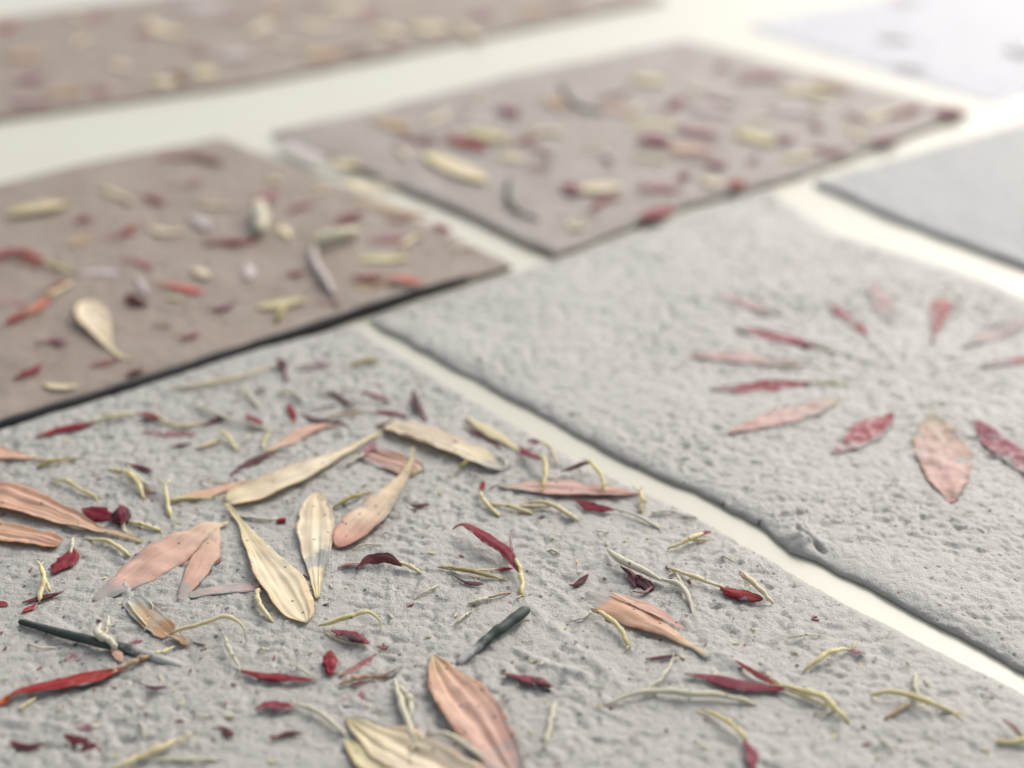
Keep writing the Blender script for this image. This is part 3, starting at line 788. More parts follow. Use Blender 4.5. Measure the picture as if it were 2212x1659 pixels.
F('maroon floret with shrivelled end and cream tube, right of the oval cream petal', [('blade', 'maroon', [(768, 1226), (800, 1206), (835, 1203), (868, 1222)], .085, (.02, .08, .12, .08)), ('tube', 'tube', [(858, 1215), (885, 1226), (911, 1241)], (.025, .035, .03), (.09, .05, .0)), ('tip', 'mauve', [(728, 1226), (750, 1218), (790, 1216)], .05, (.01, .02, .03), (.1, .2))])
F('olive floret between the oval cream and peach edged petals', [('floret', 'olive', [(718, 1100), (755, 1080), (792, 1067)], (.022, .045, .03), (.03, .06, .03))])
F('tiny red seed on a pale stalk left of the oval cream petal', [('bud', 'red', [(596, 1122), (607, 1120), (618, 1119)], .065, (.03, .03)), ('tube', 'paletube', [(497, 1113), (550, 1121), (596, 1124)], (.015, .03, .025), (.01, .02, .02), (.4, .3, .1))], cat='seed', name='stalked_seed')
F('yellow floret with twin strands under the big curved crimson petal', [('tube', 'olive', [(945, 1227), (1010, 1236), (1082, 1250)], (.025, .04, .03), (.02, .04, .02), (.2, 0, .2)), ('tip', 'red', [(1070, 1230), (1090, 1227), (1108, 1225)], .035, (.02, .02), (.2, .2)), ('tube', 'tube', [(980, 1230), (1030, 1234), (1075, 1229)], (.015, .025, .015), (.04, .05, .03))])
F('big curved crimson petal on a bent cream tube in the middle of the near tile', [('blade', 'crimson', [(978, 1143), (1000, 1132), (1052, 1160), (1092, 1188), (1120, 1232)], .10, (.10, .22, .24, .18, .12)), ('tube', 'tube', [(1112, 1206), (1126, 1240), (1127, 1286)], (.035, .04, .04), (.16, .09, .0)), ('edge', 'mauve', [(1100, 1150), (1104, 1175), (1112, 1200)], .025, (.08, .1, .1))], cat='petal', name='crimson_petal')
F('red tipped floret bending down to the right, behind the olive strands', [('tube', 'tube', [(1037, 1060), (1044, 1082), (1079, 1118)], (.025, .04, .03), (.10, .06, .0)), ('bud', 'red', [(1037, 1056), (1041, 1047), (1045, 1038)], .05, (.12, .14))])
F('thin cream floret meeting the red tipped one', [('floret', 'tube', [(1055, 1089), (1105, 1097), (1152, 1112)], (.025, .03, .03), (.01, .04, .0))])
F('cream floret with a split head right of the thin cream one', [('tube', 'tube', [(1140, 1087), (1190, 1092), (1250, 1128)], (.025, .045, .035), (.05, .07, .0)), ('tube', 'olive', [(1118, 1098), (1150, 1097), (1188, 1096)], (.02, .03, .02), (.03, .05, .04))])
F('olive and white strand crossing the pale yellow petal', [('tube', 'olive', [(1013, 998), (1000, 1006), (988, 1016)], (.03, .035, .02), (.08, .07, .04)), ('tube', 'paletube', [(992, 1013), (980, 1024), (974, 1036)], .02, (.04, .02, .0), (.4, .4))])
F('whitish tail at the end of the long ribbed yellow petal', [('floret', 'paletube', [(1070, 985), (1092, 996), (1091, 1018)], .018, (.04, .06, .03), (.2, .2))])
F('mauve headed floret arching onto the long pink petal', [('blade', 'crimson', [(1123, 962), (1135, 975), (1152, 983), (1170, 990)], .075, (.10, .14, .18, .2)), ('tube', 'tube', [(1163, 984), (1179, 1004), (1172, 1056)], (.03, .045, .035), (.22, .18, .06))])
F('slim cream floret arching behind the mauve headed one', [('tube', 'tube', [(1165, 954), (1188, 968), (1203, 1004)], (.025, .035, .03), (.14, .14, .02)), ('tip', 'mauve', [(1138, 950), (1152, 951), (1168, 956)], .05, (.10, .12, .14))])
F('dark maroon floret arched like a knee beside the cream joint', [('blade', 'maroon', [(1211, 1018), (1240, 1008), (1260, 1000), (1278, 997)], .085, (.08, .16, .24, .28)), ('tube', 'tube', [(1272, 998), (1298, 1030), (1307, 1066)], (.03, .04, .035), (.28, .2, .07))])
F('stubby cream floret at the right end of the long pink petal', [('floret', 'tube', [(1382, 1062), (1388, 1082), (1386, 1108)], (.03, .045, .04), (.10, .08, .0))])
F('crimson sliver with a long pale tail under the long pink petal', [('blade', 'crimson', [(1243, 1080), (1280, 1094), (1328, 1100)], .08, (.04, .06, .05)), ('tube', 'paletube', [(1322, 1098), (1372, 1113), (1424, 1141)], (.015, .025, .03), (.03, .05, .0), (.3, .3, 0))])
F('pale strand with a dull end lying along the rim of the near tile', [('tube', 'paletube', [(1406, 1107), (1440, 1103), (1462, 1105)], .022, (.02, .03, .02)), ('tip', 'mauve', [(1460, 1106), (1485, 1110), (1506, 1116)], .035, (.02, .02), (.4, .4))])
F('cream floret with a red forked tip below the rim of the near tile', [('tube', 'tube', [(1441, 1188), (1480, 1172), (1520, 1152)], (.022, .04, .035), (.03, .08, .06)), ('tip', 'red', [(1512, 1156), (1524, 1149), (1537, 1146)], .05, (.06, .08)), ('tube', 'tube', [(1490, 1168), (1515, 1167), (1530, 1165)], (.02, .025, .015), (.04, .04, .02))])
F('whitish strap of floret above a dark crimson cup', [('floret', 'paletube', [(1312, 1190), (1340, 1215), (1385, 1235), (1428, 1256)], (.03, .06, .06, .03), (.06, .10, .12, .08), (.1, .1, .1, 0))])
F('dark crimson cup with two lobes under a whitish strap', [('blade', 'maroon', [(1340, 1222), (1362, 1238), (1372, 1268)], .075, (.05, .05, .02)), ('bud', 'maroon', [(1375, 1242), (1392, 1256), (1410, 1272)], .11, (.03, .04, .02)), ('edge', 'mauve', [(1366, 1276), (1392, 1278), (1410, 1264)], .03, (.03, .04, .03))], cat='bract', name='flower_bract')
F('branching white strand below the dark crimson cup', [('tube', 'paletube', [(1396, 1244), (1440, 1258), (1476, 1276), (1498, 1332)], (.02, .04, .04, .02), (.06, .06, .05, .0), (.1, .25, .2, .3)), ('tube', 'paletube', [(1462, 1244), (1470, 1260), (1476, 1276)], (.02, .03, .03), (.1, .07, .04), (.3, .3))])
F('yellow stalk carrying a plump red ribbed seed, upper right of the near tile', [('tube', 'tube', [(1440, 1228), (1500, 1250), (1566, 1272)], (.025, .04, .03), (.01, .06, .05)), ('bud', 'red', [(1556, 1270), (1600, 1280), (1648, 1292)], .13, (.06, .07, .06))], cat='seed', name='stalked_seed')
F('cream floret with a brown head crossing the plump red seed', [('tube', 'tube', [(1602, 1238), (1630, 1266), (1671, 1306)], (.04, .045, .03), (.14, .14, .02)), ('tip', 'tan', [(1596, 1232), (1604, 1240), (1618, 1256)], .04, (.17, .18, .17))])
F('brown headed floret leaning at the foot of the folded peach petal', [('tube', 'tube', [(1288, 1318), (1322, 1344), (1341, 1366), (1357, 1397)], (.03, .04, .04, .035), (.08, .09, .07, .0)), ('tip', 'brown', [(1276, 1313), (1287, 1318), (1300, 1324)], .05, (.08, .09, .09))])
F('pale branching floret lying flat at lower right', [('tube', 'paletube', [(1300, 1524), (1380, 1498), (1506, 1503), (1570, 1508), (1634, 1523)], (.015, .035, .045, .045, .035), (.0, .05, .06, .05, .01), (.6, .1, 0, 0, 0)), ('tube', 'paletube', [(1392, 1495), (1432, 1464), (1454, 1424)], (.025, .025, .015), (.05, .06, .06))])
F('pair of crimson blades on a cream stalk at lower right', [('blade', 'crimson', [(1478, 1456), (1545, 1468), (1620, 1482), (1698, 1491)], .10, (.02, .05, .05, .04), (.35, .1, .0, 0)), ('blade', 'crimson', [(1588, 1428), (1630, 1452), (1696, 1491)], .05, (.06, .08, .05)), ('tube', 'tube', [(1690, 1484), (1771, 1506), (1800, 1530), (1834, 1562)], (.035, .045, .045, .03), (.05, .08, .05, .0)), ('tube', 'tube', [(1696, 1492), (1740, 1508), (1790, 1528)], (.02, .03, .02), (.02, .03, .03), (.2, .2))])
F('cream floret with a dark red foot cut by the bottom edge', [('tube', 'tube', [(1516, 1534), (1560, 1556), (1590, 1577), (1613, 1603)], (.02, .035, .04, .03), (.02, .07, .08, .06)), ('blade', 'crimson', [(1605, 1598), (1620, 1620), (1628, 1665)], .07, (.06, .06, .04))])
F('pale stub tube right of the large pink petal', [('floret', 'paletube', [(1198, 1516), (1189, 1560), (1178, 1608)], (.025, .035, .04), (.05, .05, .02), (.5, .3, .25))])
F('crimson bladed fragment with a brown seed at its left end', [('blade', 'crimson', [(1095, 1456), (1130, 1464), (1165, 1470), (1197, 1482)], .09, (.03, .05, .06, .03)), ('bud', 'maroon', [(1148, 1464), (1170, 1472), (1190, 1480)], .045, (.09, .09)), ('tip', 'brown', [(1090, 1458), (1100, 1458), (1110, 1459)], .05, (.03, .03))])
F('pale sliver and tan strand under the stub of the dark green stem', [('tube', 'paletube', [(1010, 1306), (1035, 1298), (1056, 1291)], (.02, .04, .02), (.02, .03, .02)), ('tube', 'tan', [(1050, 1293), (1078, 1285), (1105, 1279)], (.015, .025, .015), (.02, .03, .0), (.2, .4))])
F('dark green stem piece leaning up to the right in the middle of the near tile', [('plant_stem', 'green', [(988, 1436), (1040, 1397), (1092, 1357), (1139, 1320)], (.055, .075, .085, .085), (-.03, .02, .05, .06), (.85, .45, .1, 0))], cat='stem', group='dark green plant pieces', name='plant_stem')
F('dark green stem piece at the lower left sinking into the clay to the right', [('plant_stem', 'green', [(44, 1347), (120, 1367), (210, 1391), (290, 1411), (390, 1437)], (.055, .07, .075, .075, .06), (.02, .04, .04, .0, -.06), (.2, .05, .15, .55, .95))], cat='stem', group='dark green plant pieces', name='plant_stem')
F('curved cream floret with a faded red tip near the right joint', [('tube', 'tube', [(1737, 1449), (1768, 1426), (1796, 1409), (1836, 1401)], (.03, .04, .04, .02), (.0, .08, .1, .04)), ('tip', 'mauve', [(1828, 1402), (1850, 1404), (1871, 1408)], .04, (.03, .03, .02), (.3, .3))])
F('three pronged cream floret at the right of the near tile', [('tube', 'tube', [(1879, 1504), (1922, 1497), (1979, 1511), (2060, 1543)], (.025, .04, .045, .03), (.03, .09, .09, .0)), ('tube', 'paletube', [(1980, 1504), (1977, 1480), (1976, 1456)], (.035, .035, .025), (.07, .06, .03), (.1, .2)), ('tube', 'tan', [(1968, 1521), (1940, 1538), (1911, 1556)], (.02, .025, .02), (.05, .03, .0), (.2, .3))])
F('yellow floret with a brown curled end at the right edge, lowest of all', [('tube', 'tube', [(2149, 1604), (2190, 1603), (2260, 1598)], (.035, .04, .04), (.02, .03, .03)), ('tip', 'brown', [(2166, 1553), (2185, 1566), (2212, 1594)], .05, (.10, .12, .06))])
F('dark sliver half buried in the right part of the near tile', [('blade', 'green', [(2118, 1498), (2130, 1506), (2134, 1518)], .05, (-.02, -.02), (.5, .5))], cat='leaf', group='dark green plant pieces', name='leaf_sliver')
# back of the near tile
F('cream strand with a dark red bud under the black joint', [('tube', 'tube', [(365, 842), (430, 834), (500, 820), (598, 793)], (.02, .04, .045, .03), (.02, .04, .05, .06)), ('bud', 'maroon', [(602, 775), (609, 782), (614, 795)], .08, (.09, .1, .08)), ('tube', 'mauve', [(612, 792), (616, 810), (618, 824)], .03, (.05, .03, .0))])
F('mauve sliver with a mustard tail under the black joint, right of the dark red bud', [('blade', 'mauve', [(645, 792), (680, 789), (722, 786)], .055, (.03, .05, .04)), ('tube', 'olive', [(758, 793), (790, 785), (824, 777)], (.04, .045, .03), (.05, .06, .03))])
F('pale bent strand in front of the dark red bud', [('floret', 'paletube', [(528, 842), (545, 860), (558, 884)], .035, (.06, .05, .0), (.1, .2))])
F('cream petal scrap behind the plump peach petal', [('floret', 'paletube', [(596, 852), (625, 848), (655, 866)], (.03, .05, .03), (.03, .05, .02), (.2, .2))])
P('crimson scrap standing behind the plump peach petal', 'crimson', [(621, 868), (630, 888), (637, 915)], .08, shape='lance', lift=(.10, .08, .03), cup=-.2, group='crimson and mauve slivers')
P('dark crimson curl lying behind the top of the plump peach petal', 'maroon', [(646, 893), (685, 905), (730, 911), (756, 921)], .06, shape='lance', lift=(.04, .06, .06, .03), cup=-.3, group='crimson and mauve slivers')
F('tan strand leading right from the dark crimson curl', [('floret', 'tan', [(700, 905), (745, 892), (790, 887)], (.02, .035, .02), (.05, .06, .03), (.1, .2))])
P('mauve curl alone at the back of the near tile', 'mauve', [(776, 845), (805, 850), (848, 868)], .06, shape='lance', lift=(.04, .07, .02), cup=-.2, group='crimson and mauve slivers')
P('crimson curl just behind the long diagonal cream stalk', 'crimson', [(800, 888), (840, 886), (882, 897)], .055, shape='lance', lift=(.04, .07, .02), cup=-.2, group='crimson and mauve slivers')
P('maroon petal standing upright at the back, behind the long ribbed petal', 'maroon', [(924, 908), (910, 888), (897, 862), (893, 838)], .085, shape='lance', lift=(.05, .12, .18, .2), cup=-.3, group='crimson and mauve slivers')
P('maroon tip touching the end of the long diagonal cream stalk', 'maroon', [(812, 920), (828, 913), (848, 908)], .06, shape='oval', lift=(.06, .07), cup=-.3, group='crimson and mauve slivers')
P('dark maroon petal left of the long diagonal cream petal', 'maroon', [(498, 1026), (535, 1005), (565, 988), (604, 974)], .13, shape='lance', lift=(.02, .04, .05, .03), cup=-.1, veil=(.3, .15, 0, .1), group='crimson and mauve slivers')
F('little cream floret at the foot of the plump peach petal', [('floret', 'tube', [(582, 938), (572, 952), (568, 976)], (.025, .035, .03), (.10, .08, .0))])
F('cream tube with a mauve blade left of the short ribbed peach petal', [('tube', 'paletube', [(748, 1008), (768, 995), (788, 982)], (.03, .035, .03), (.02, .05, .05)), ('blade', 'mauve', [(780, 988), (795, 970), (814, 950)], .07, (.05, .07, .05))])
# ---- pressed flower on the right tile
R_ = dict(tl='right', cup=.0, n=40, m=21, thick=.01, drape=1.0)
P('large pale pink pressed petal pointing straight at the viewer', 'palepink', [(2013, 893), (2022, 925), (2040, 995), (2055, 1085)], 0.512, shape='wide', lift=(0.024, 0.029, 0.030, 0.033), veil=(0.26, 0.08, 0.08, 0.01), **R_)
P('crimson and pink pressed petal left of the large pale pink one', 'pressed', [(1930, 893), (1890, 918), (1845, 950), (1798, 978)], 0.305, shape='wide', lift=(0.027, 0.030, 0.027, 0.027), veil=(0.00, 0.06, 0.46, 0.41), **R_)
P('crimson pressed petal cut by the right edge', 'pressed', [(2102, 906), (2150, 950), (2200, 990), (2270, 1050)], 0.317, shape='wide', lift=(0.024, 0.027, 0.030, 0.030), veil=(0.36, 0.16, 0.31, 0.36), **R_)
P('pink pressed petal at the lower left of the ring', 'palepink', [(1822, 856), (1755, 880), (1670, 908), (1572, 936)], 0.293, shape='wide', lift=(0.021, 0.024, 0.027, 0.030), veil=(0.41, 0.26, 0.01, 0.00), **R_)
F('crimson pressed petal on a cream stalk pointing left', [('blade', 'pressed', [(1748, 826), (1690, 831), (1620, 836), (1533, 840)], .22, (.0, .01, .01, .0), (.1, .15, .25, .35)), ('tube', 'tube', [(1740, 827), (1790, 828), (1838, 831)], (.02, .03, .02), (.01, .02, .01))], tl='right', cat='petal', group='petals of the flower pressed into the right tile', name='petal')
P('faint pink pressed petal between two crimson ones on the left of the ring', 'palepink', [(1750, 788), (1660, 780), (1580, 772), (1478, 765)], 0.268, shape='wide', lift=(0.024, 0.027, 0.027, 0.027), veil=(0.40, 0.25, 0.20, 0.20), **R_)
F('crimson pressed petal with a grey stalk at the upper left of the ring', [('blade', 'pressed', [(1768, 750), (1720, 738), (1660, 724), (1585, 710)], .21, (.0, .01, .01, .0), (0, .0, .25, .45)), ('tube', 'olive', [(1762, 749), (1790, 758), (1815, 765)], (.02, .025, .01), (.01, .01, .0), (.3, .4))], tl='right', cat='petal', group='petals of the flower pressed into the right tile', name='petal')
P('thin pink pressed petal farthest to the upper left of the ring', 'palepink', [(1690, 678), (1640, 664), (1600, 652), (1560, 638)], 0.171, shape='wide', lift=(0.024, 0.027, 0.027, 0.024), veil=(0.55, 0.20, 0.10, 0.10), **R_)
P('mauve pressed petal with two dark spots at the top left of the ring', 'pressed', [(1875, 724), (1845, 694), (1815, 672), (1780, 648)], 0.171, shape='wide', lift=(0.024, 0.024, 0.024, 0.024), veil=(0.00, 0.40, 0.20, 0.40), **R_)
P('pale rose pressed petal at the top of the ring', 'palepink', [(1928, 700), (1912, 670), (1898, 640), (1884, 608)], 0.268, shape='wide', lift=(0.024, 0.024, 0.024, 0.024), veil=(0.55, 0.40, 0.38, 0.40), **R_)
P('red tipped pressed petal at the top right of the ring', 'pressed', [(2014, 742), (2020, 712), (2030, 682), (2040, 645)], 0.268, shape='spat', lift=(0.024, 0.027, 0.027, 0.027), veil=(0.16, 0.36, 0.31, 0.01), **R_)
P('faded pink pressed petal at the upper right', 'palepink', [(2078, 752), (2130, 726), (2180, 705), (2260, 672)], 0.268, shape='wide', lift=(0.021, 0.024, 0.024, 0.024), veil=(0.55, 0.40, 0.40, 0.40), **R_)
P('dull mauve pressed petal at the right edge, level with the centre of the ring', 'pressed', [(2110, 796), (2150, 786), (2200, 778), (2280, 766)], 0.183, shape='wide', lift=(0.018, 0.021, 0.024, 0.024), veil=(0.55, 0.50, 0.15, 0.10), **R_)
# ---- brown tile at left
B_ = dict(tl='brown')
b_ = 'petals and buds scattered over the brown tile at left'
P('broad cream petal with a curved stalk alone at the front of the brown tile', 'cream', [(283, 776), (250, 764), (228, 735), (205, 695), (182, 650)], .33, shape='spat', lift=(.03, .04, .08, .12, .10), cup=.3, group=b_, n=36, **B_)
F('red petal with a peach tail cut by the left edge of the brown tile', [('blade', 'red', [(5, 700), (30, 688), (62, 668)], .12, (.06, .08, .06)), ('tip', 'orange', [(55, 680), (85, 660), (112, 640)], .12, (.06, .07, .05)), ('tube', 'tube', [(105, 645), (130, 628), (155, 612)], (.07, .05, .03), (.05, .04, .0))], tl='brown', group=b_, cat='petal', name='petal')
F('red petal with a long yellow tail at the left edge of the brown tile', [('blade', 'red', [(-15, 570), (5, 547), (40, 540), (95, 560)], .14, (.1, .12, .1, .06)), ('tip', 'orange', [(20, 560), (60, 562), (105, 572)], .08, (.05, .05, .04)), ('tube', 'tube', [(95, 566), (130, 580), (165, 590)], (.05, .05, .03), (.04, .03, .0))], tl='brown', group=b_, cat='petal', name='petal')
F('maroon bud with a lavender cap near the middle of the brown tile', [('bud', 'maroon', [(275, 632), (295, 648), (322, 652)], .13, (.10, .08, .06)), ('cap', 'lav', [(298, 612), (306, 624), (314, 640)], (.09, .11, .08), (.16, .16, .12))], tl='brown', group=b_, cat='bud', name='flower_bud')
P('orange red petal right of the lavender capped bud', 'orange', [(322, 604), (360, 612), (400, 622), (438, 632)], .13, shape='spat', lift=(.05, .08, .08, .05), cup=-.2, group=b_, **B_)
P('dull red sliver behind the lavender capped bud', 'mauve', [(262, 558), (298, 566), (332, 578)], 0.127, shape='oval', lift=(.03, .04), cup=-.2, group=b_, **B_)
P('short red petal with a curled end left of the dark red streak', 'red', [(212, 520), (250, 510), (275, 498), (294, 484)], .12, shape='spat', lift=(.05, .06, .10, .12), cup=-.2, group=b_, **B_)
P('dark red streak under the cream headed red bud', 'crimson', [(435, 522), (480, 522), (520, 520), (560, 518)], 0.138, shape='oval', lift=(.05, .07, .07, .05), cup=-.2, group=b_, **B_)
F('cream headed bud with a red cap on the brown tile', [('cap', 'paletube', [(562, 450), (563, 480), (564, 508)], (.17, .22, .15), (.12, .1, .06)), ('blade', 'red', [(540, 434), (572, 424), (608, 414)], .17, (.14, .18, .18))], tl='brown', group=b_, cat='bud', name='flower_bud')
P('cream oval petal in the upper left corner of the brown tile', 'yellow', [(10, 462), (60, 452), (100, 446), (148, 436)], 0.368, shape='oval', lift=(.06, .1, .1, .06), cup=.15, group=b_, **B_)
F('cream petal bent down into a long pinkish stalk', [('petal_blade', 'paletube', [(680, 532), (715, 520), (772, 505)], (.14, .2, .13), (.1, .12, .08)), ('tube', 'lav', [(678, 535), (680, 570), (700, 605), (722, 642)], (.07, .09, .10, .07), (.1, .08, .06, .02))], tl='brown', group=b_, cat='petal', name='petal')
P('small red petal above the bent cream petal', 'crimson', [(725, 485), (748, 470), (788, 458)], 0.161, shape='oval', lift=(.08, .12), cup=-.2, group=b_, **B_)
P('mauve petal right of the bent cream petal', 'mauve', [(795, 517), (835, 514), (878, 513)], 0.196, shape='oval', lift=(.04, .05), cup=-.1, group=b_, **B_)
P('flat yellow petal below the mauve one on the brown tile', 'yellow', [(770, 560), (830, 558), (885, 556)], 0.230, shape='oval', lift=(.03, .04), cup=0, veil=(.1, .1), group=b_, **B_)
F('scarlet petal and orange petal end to end near the black joint', [('blade', 'crimson', [(755, 600), (795, 598), (840, 597)], .14, (.08, .1, .08)), ('blade', 'orange', [(830, 596), (870, 601), (918, 612)], .18, (.1, .12, .08))], tl='brown', group=b_, cat='petal', name='petal')
P('cream flat scrap in front of the scarlet and orange petals', 'tan', [(760, 622), (800, 616), (860, 612)], 0.161, shape='oval', lift=(.02, .02), cup=0, group=b_, **B_)
P('pale cream petal lying close behind the black joint', 'yellow', [(552, 662), (605, 655), (660, 646)], 0.196, shape='oval', lift=(.04, .05), cup=.1, group=b_, **B_)
F('green yellow stub in front of the pale cream petal at the joint', [('floret', 'olive', [(600, 690), (604, 680), (612, 668)], .07, (.03, .03))], tl='brown', group=b_)
P('thin brown red scrap behind the black joint, below the long pinkish stalk', 'mauve', [(680, 652), (715, 653), (745, 657)], 0.069, shape='oval', lift=(.03, .03), cup=0, group=b_, **B_)
P('dark brown scrap right of the broad cream petal', 'brown', [(328, 700), (350, 703), (370, 708)], 0.081, shape='oval', lift=(.02, .02), cup=0, group=b_, **B_)
F('dull red scraps strung along the front of the brown tile', [('blade', 'mauve', [(190, 790), (230, 783), (262, 776)], .06, (.02, .02)), ('blade', 'crimson', [(272, 806), (292, 800), (315, 796)], .07, (.03, .03))], tl='brown', group=b_, cat='petal', name='petal')
P('faint mauve band at the left edge under the long yellow tail', 'mauve', [(-10, 655), (30, 655), (60, 662)], 0.138, shape='oval', lift=(.01, .01), cup=0, veil=(.1, .1), group=b_, **B_)
P('pinkish flat petal right of the long yellow tail', 'lav', [(165, 592), (205, 586), (262, 588)], 0.149, shape='oval', lift=(.02, .02), cup=0, veil=(.1, .1), group=b_, **B_)
P('round cream scrap left of the short red petal', 'tan', [(148, 530), (172, 522), (196, 512)], 0.196, shape='oval', lift=(.03, .03), cup=0, veil=(.1, .1), group=b_, **B_)
P('lavender scrap above the dark red streak', 'lav', [(412, 462), (430, 474), (452, 492)], 0.161, shape='oval', lift=(.08, .08), cup=-.2, veil=(.1, .1), group=b_, **B_)
P('lavender scrap in the middle of the brown tile', 'lav', [(532, 565), (538, 585), (540, 605)], 0.138, shape='oval', lift=(.05, .05), cup=-.2, veil=(.1, .1), group=b_, **B_)
P('rust and pink petal along the back edge of the brown tile', 'mauve', [(335, 344), (370, 338), (410, 340)], 0.196, shape='oval', lift=(.05, .06), cup=-.1, group=b_, **B_)
P('brown petal at the back right corner of the brown tile', 'brown', [(402, 328), (440, 338), (482, 352)], 0.218, shape='oval', lift=(.08, .08), cup=-.1, group=b_, **B_)
P('dull crimson scrap close to the right side of the brown tile', 'crimson', [(935, 482), (950, 490), (972, 500)], 0.149, shape='oval', lift=(.03, .03), cup=0, veil=(.1, .1), group=b_, **B_)
P('long tan streak along the right side of the brown tile', 'tan', [(765, 430), (830, 447), (925, 470)], .17, shape='strap', lift=(.02, .03), cup=0, veil=(.1, .1), group=b_, **B_)
P('pale cream petal at the right side of the brown tile, above the tan streak', 'cream', [(745, 390), (780, 404), (830, 420)], 0.230, shape='oval', lift=(.04, .05), cup=.1, veil=(.1, .1), group=b_, **B_)
P('pink lilac petal at the back of the right side of the brown tile', 'lav', [(605, 300), (650, 322), (705, 345)], .26, shape='strap', lift=(.08, .1), cup=.1, veil=(.1, .1), group=b_, tl='brown')
P('yellow cream scrap at the end of the pink lilac petal', 'yellow', [(712, 345), (745, 352), (780, 358)], 0.253, shape='oval', lift=(.08, .08), cup=0, veil=(.1, .1), group=b_, tl='brown')
# ---- rose grey tile, second row (blurred)
D_ = dict(tl='rose', n=18, m=9)
d_ = 'blurred petals on the rose grey tile'
rose = [
 ('small red petal near the back left of the rose grey tile', 'crimson', [(1066, 232), (1095, 236), (1120, 246)], .22, (.1, .1)),
 ('red petal lying against a cream petal on the rose grey tile', 'red', [(962, 290), (1005, 306), (1055, 324)], .20, (.08, .1)),
 ('cream petal behind the red one on the rose grey tile', 'yellow', [(1010, 278), (1050, 288), (1100, 302)], .24, (.12, .12)),
 ('large pale cream petal at the left of the rose grey tile', 'cream', [(918, 330), (975, 358), (1052, 392)], .30, (.08, .1)),
 ('tan petal at the back left corner of the rose grey tile', 'tan', [(810, 252), (845, 265), (885, 282)], .25, (.05, .05)),
 ('dark red petal left of a cream petal at the front of the rose grey tile', 'crimson', [(1212, 398), (1230, 402), (1246, 414)], .2, (.12, .12)),
 ('front pale cream petal middle of the rose grey tile', 'cream', [(1248, 410), (1290, 404), (1340, 398)], .28, (.1, .1)),
 ('rosy red petal in the centre of the rose grey tile', 'crimson', [(1378, 305), (1410, 300), (1450, 308)], .26, (.12, .12)),
 ('pink petal right of the rosy red one', 'pink', [(1445, 322), (1490, 318), (1540, 326)], .26, (.06, .06)),
 ('brown red petal with a curved back, centre right of the rose grey tile', 'mauve', [(1462, 270), (1510, 284), (1560, 296)], .2, (.1, .1)),
 ('brown sliver under the pink petal', 'brown', [(1425, 340), (1490, 344), (1560, 356)], .1, (.02, .02)),
 ('red streak near the front edge of the rose grey tile', 'mauve', [(1372, 404), (1420, 404), (1476, 410)], .22, (.06, .06)),
 ('brown red bar right at the front edge of the rose grey tile', 'red', [(1380, 468), (1412, 462), (1452, 446)], .2, (.08, .08)),
 ('bright red spot at the front right of the rose grey tile', 'red', [(1575, 398), (1592, 396), (1610, 394)], .24, (.12, .12)),
 ('yellow cream petal right of the pink petal', 'yellow', [(1585, 285), (1625, 294), (1670, 310)], .3, (.08, .08)),
 ('rosy knob on the right side of the rose grey tile', 'crimson', [(1680, 302), (1697, 300), (1714, 304)], .22, (.1, .1)),
 ('mauve shadowy petal at the back right of the rose grey tile', 'mauve', [(1595, 168), (1640, 160), (1690, 170)], .34, (.08, .08)),
 ('yellow green petal at the back right of the rose grey tile', 'yellow', [(1690, 200), (1745, 194), (1800, 202)], .38, (.06, .06)),
 ('tan petal behind the yellow green petal', 'tan', [(1745, 180), (1790, 182), (1840, 192)], .26, (.08, .08)),
 ('brown petal at the right rim of the rose grey tile', 'mauve', [(1880, 304), (1908, 298), (1940, 292)], .22, (.06, .06)),
 ('dark brown red petal at the far right corner of the rose grey tile', 'crimson', [(2020, 248), (2048, 240), (2076, 232)], .26, (.06, .06)),
 ('pale white petal at the back of the rose grey tile', 'cream', [(1365, 165), (1395, 170), (1430, 180)], .3, (.08, .08)),
 ('whitish petal left of the mauve shadowy one', 'lav', [(1660, 225), (1710, 235), (1760, 240)], .34, (.06, .06)),
 ('faded lilac petal in the back middle of the rose grey tile', 'lav', [(1490, 222), (1530, 234), (1580, 245)], .36, (.06, .06)),
 ('yellow streak across the middle of the rose grey tile', 'yellow', [(1350, 262), (1410, 266), (1470, 270)], .2, (.03, .03)),
 ('pale pinkish petal behind the dark curved stem on the rose grey tile', 'tan', [(1180, 205), (1200, 218), (1212, 236)], .26, (.06, .06)),
 ('faint rose petal in front of the curved stems', 'pink', [(1296, 222), (1330, 232), (1370, 246)], .2, (.03, .03)),
 ('small brown scrap at the left of the dark red petal', 'brown', [(1140, 362), (1165, 360), (1190, 366)], .14, (.03, .03)),
]
for lb, c, pts, w, lf in rose:
    P(lb, c, pts, w * 1.3, shape='oval', lift=lf, cup=.0, veil=(0, 0), group=d_, **D_)
for lb, pts in (('dark curved stem at the front left of the rose grey tile', [(1100, 382), (1098, 425), (1118, 458), (1165, 478)]),
                ('dark curved stem at the back of the rose grey tile', [(1212, 180), (1225, 212), (1250, 232), (1310, 246)])):
    F(lb, [('plant_stem', 'green', pts, (.05, .07, .05), (.04, .06, .02), (.1, .1, .4))], tl='rose', cat='stem', group='dark green plant pieces', name='plant_stem')
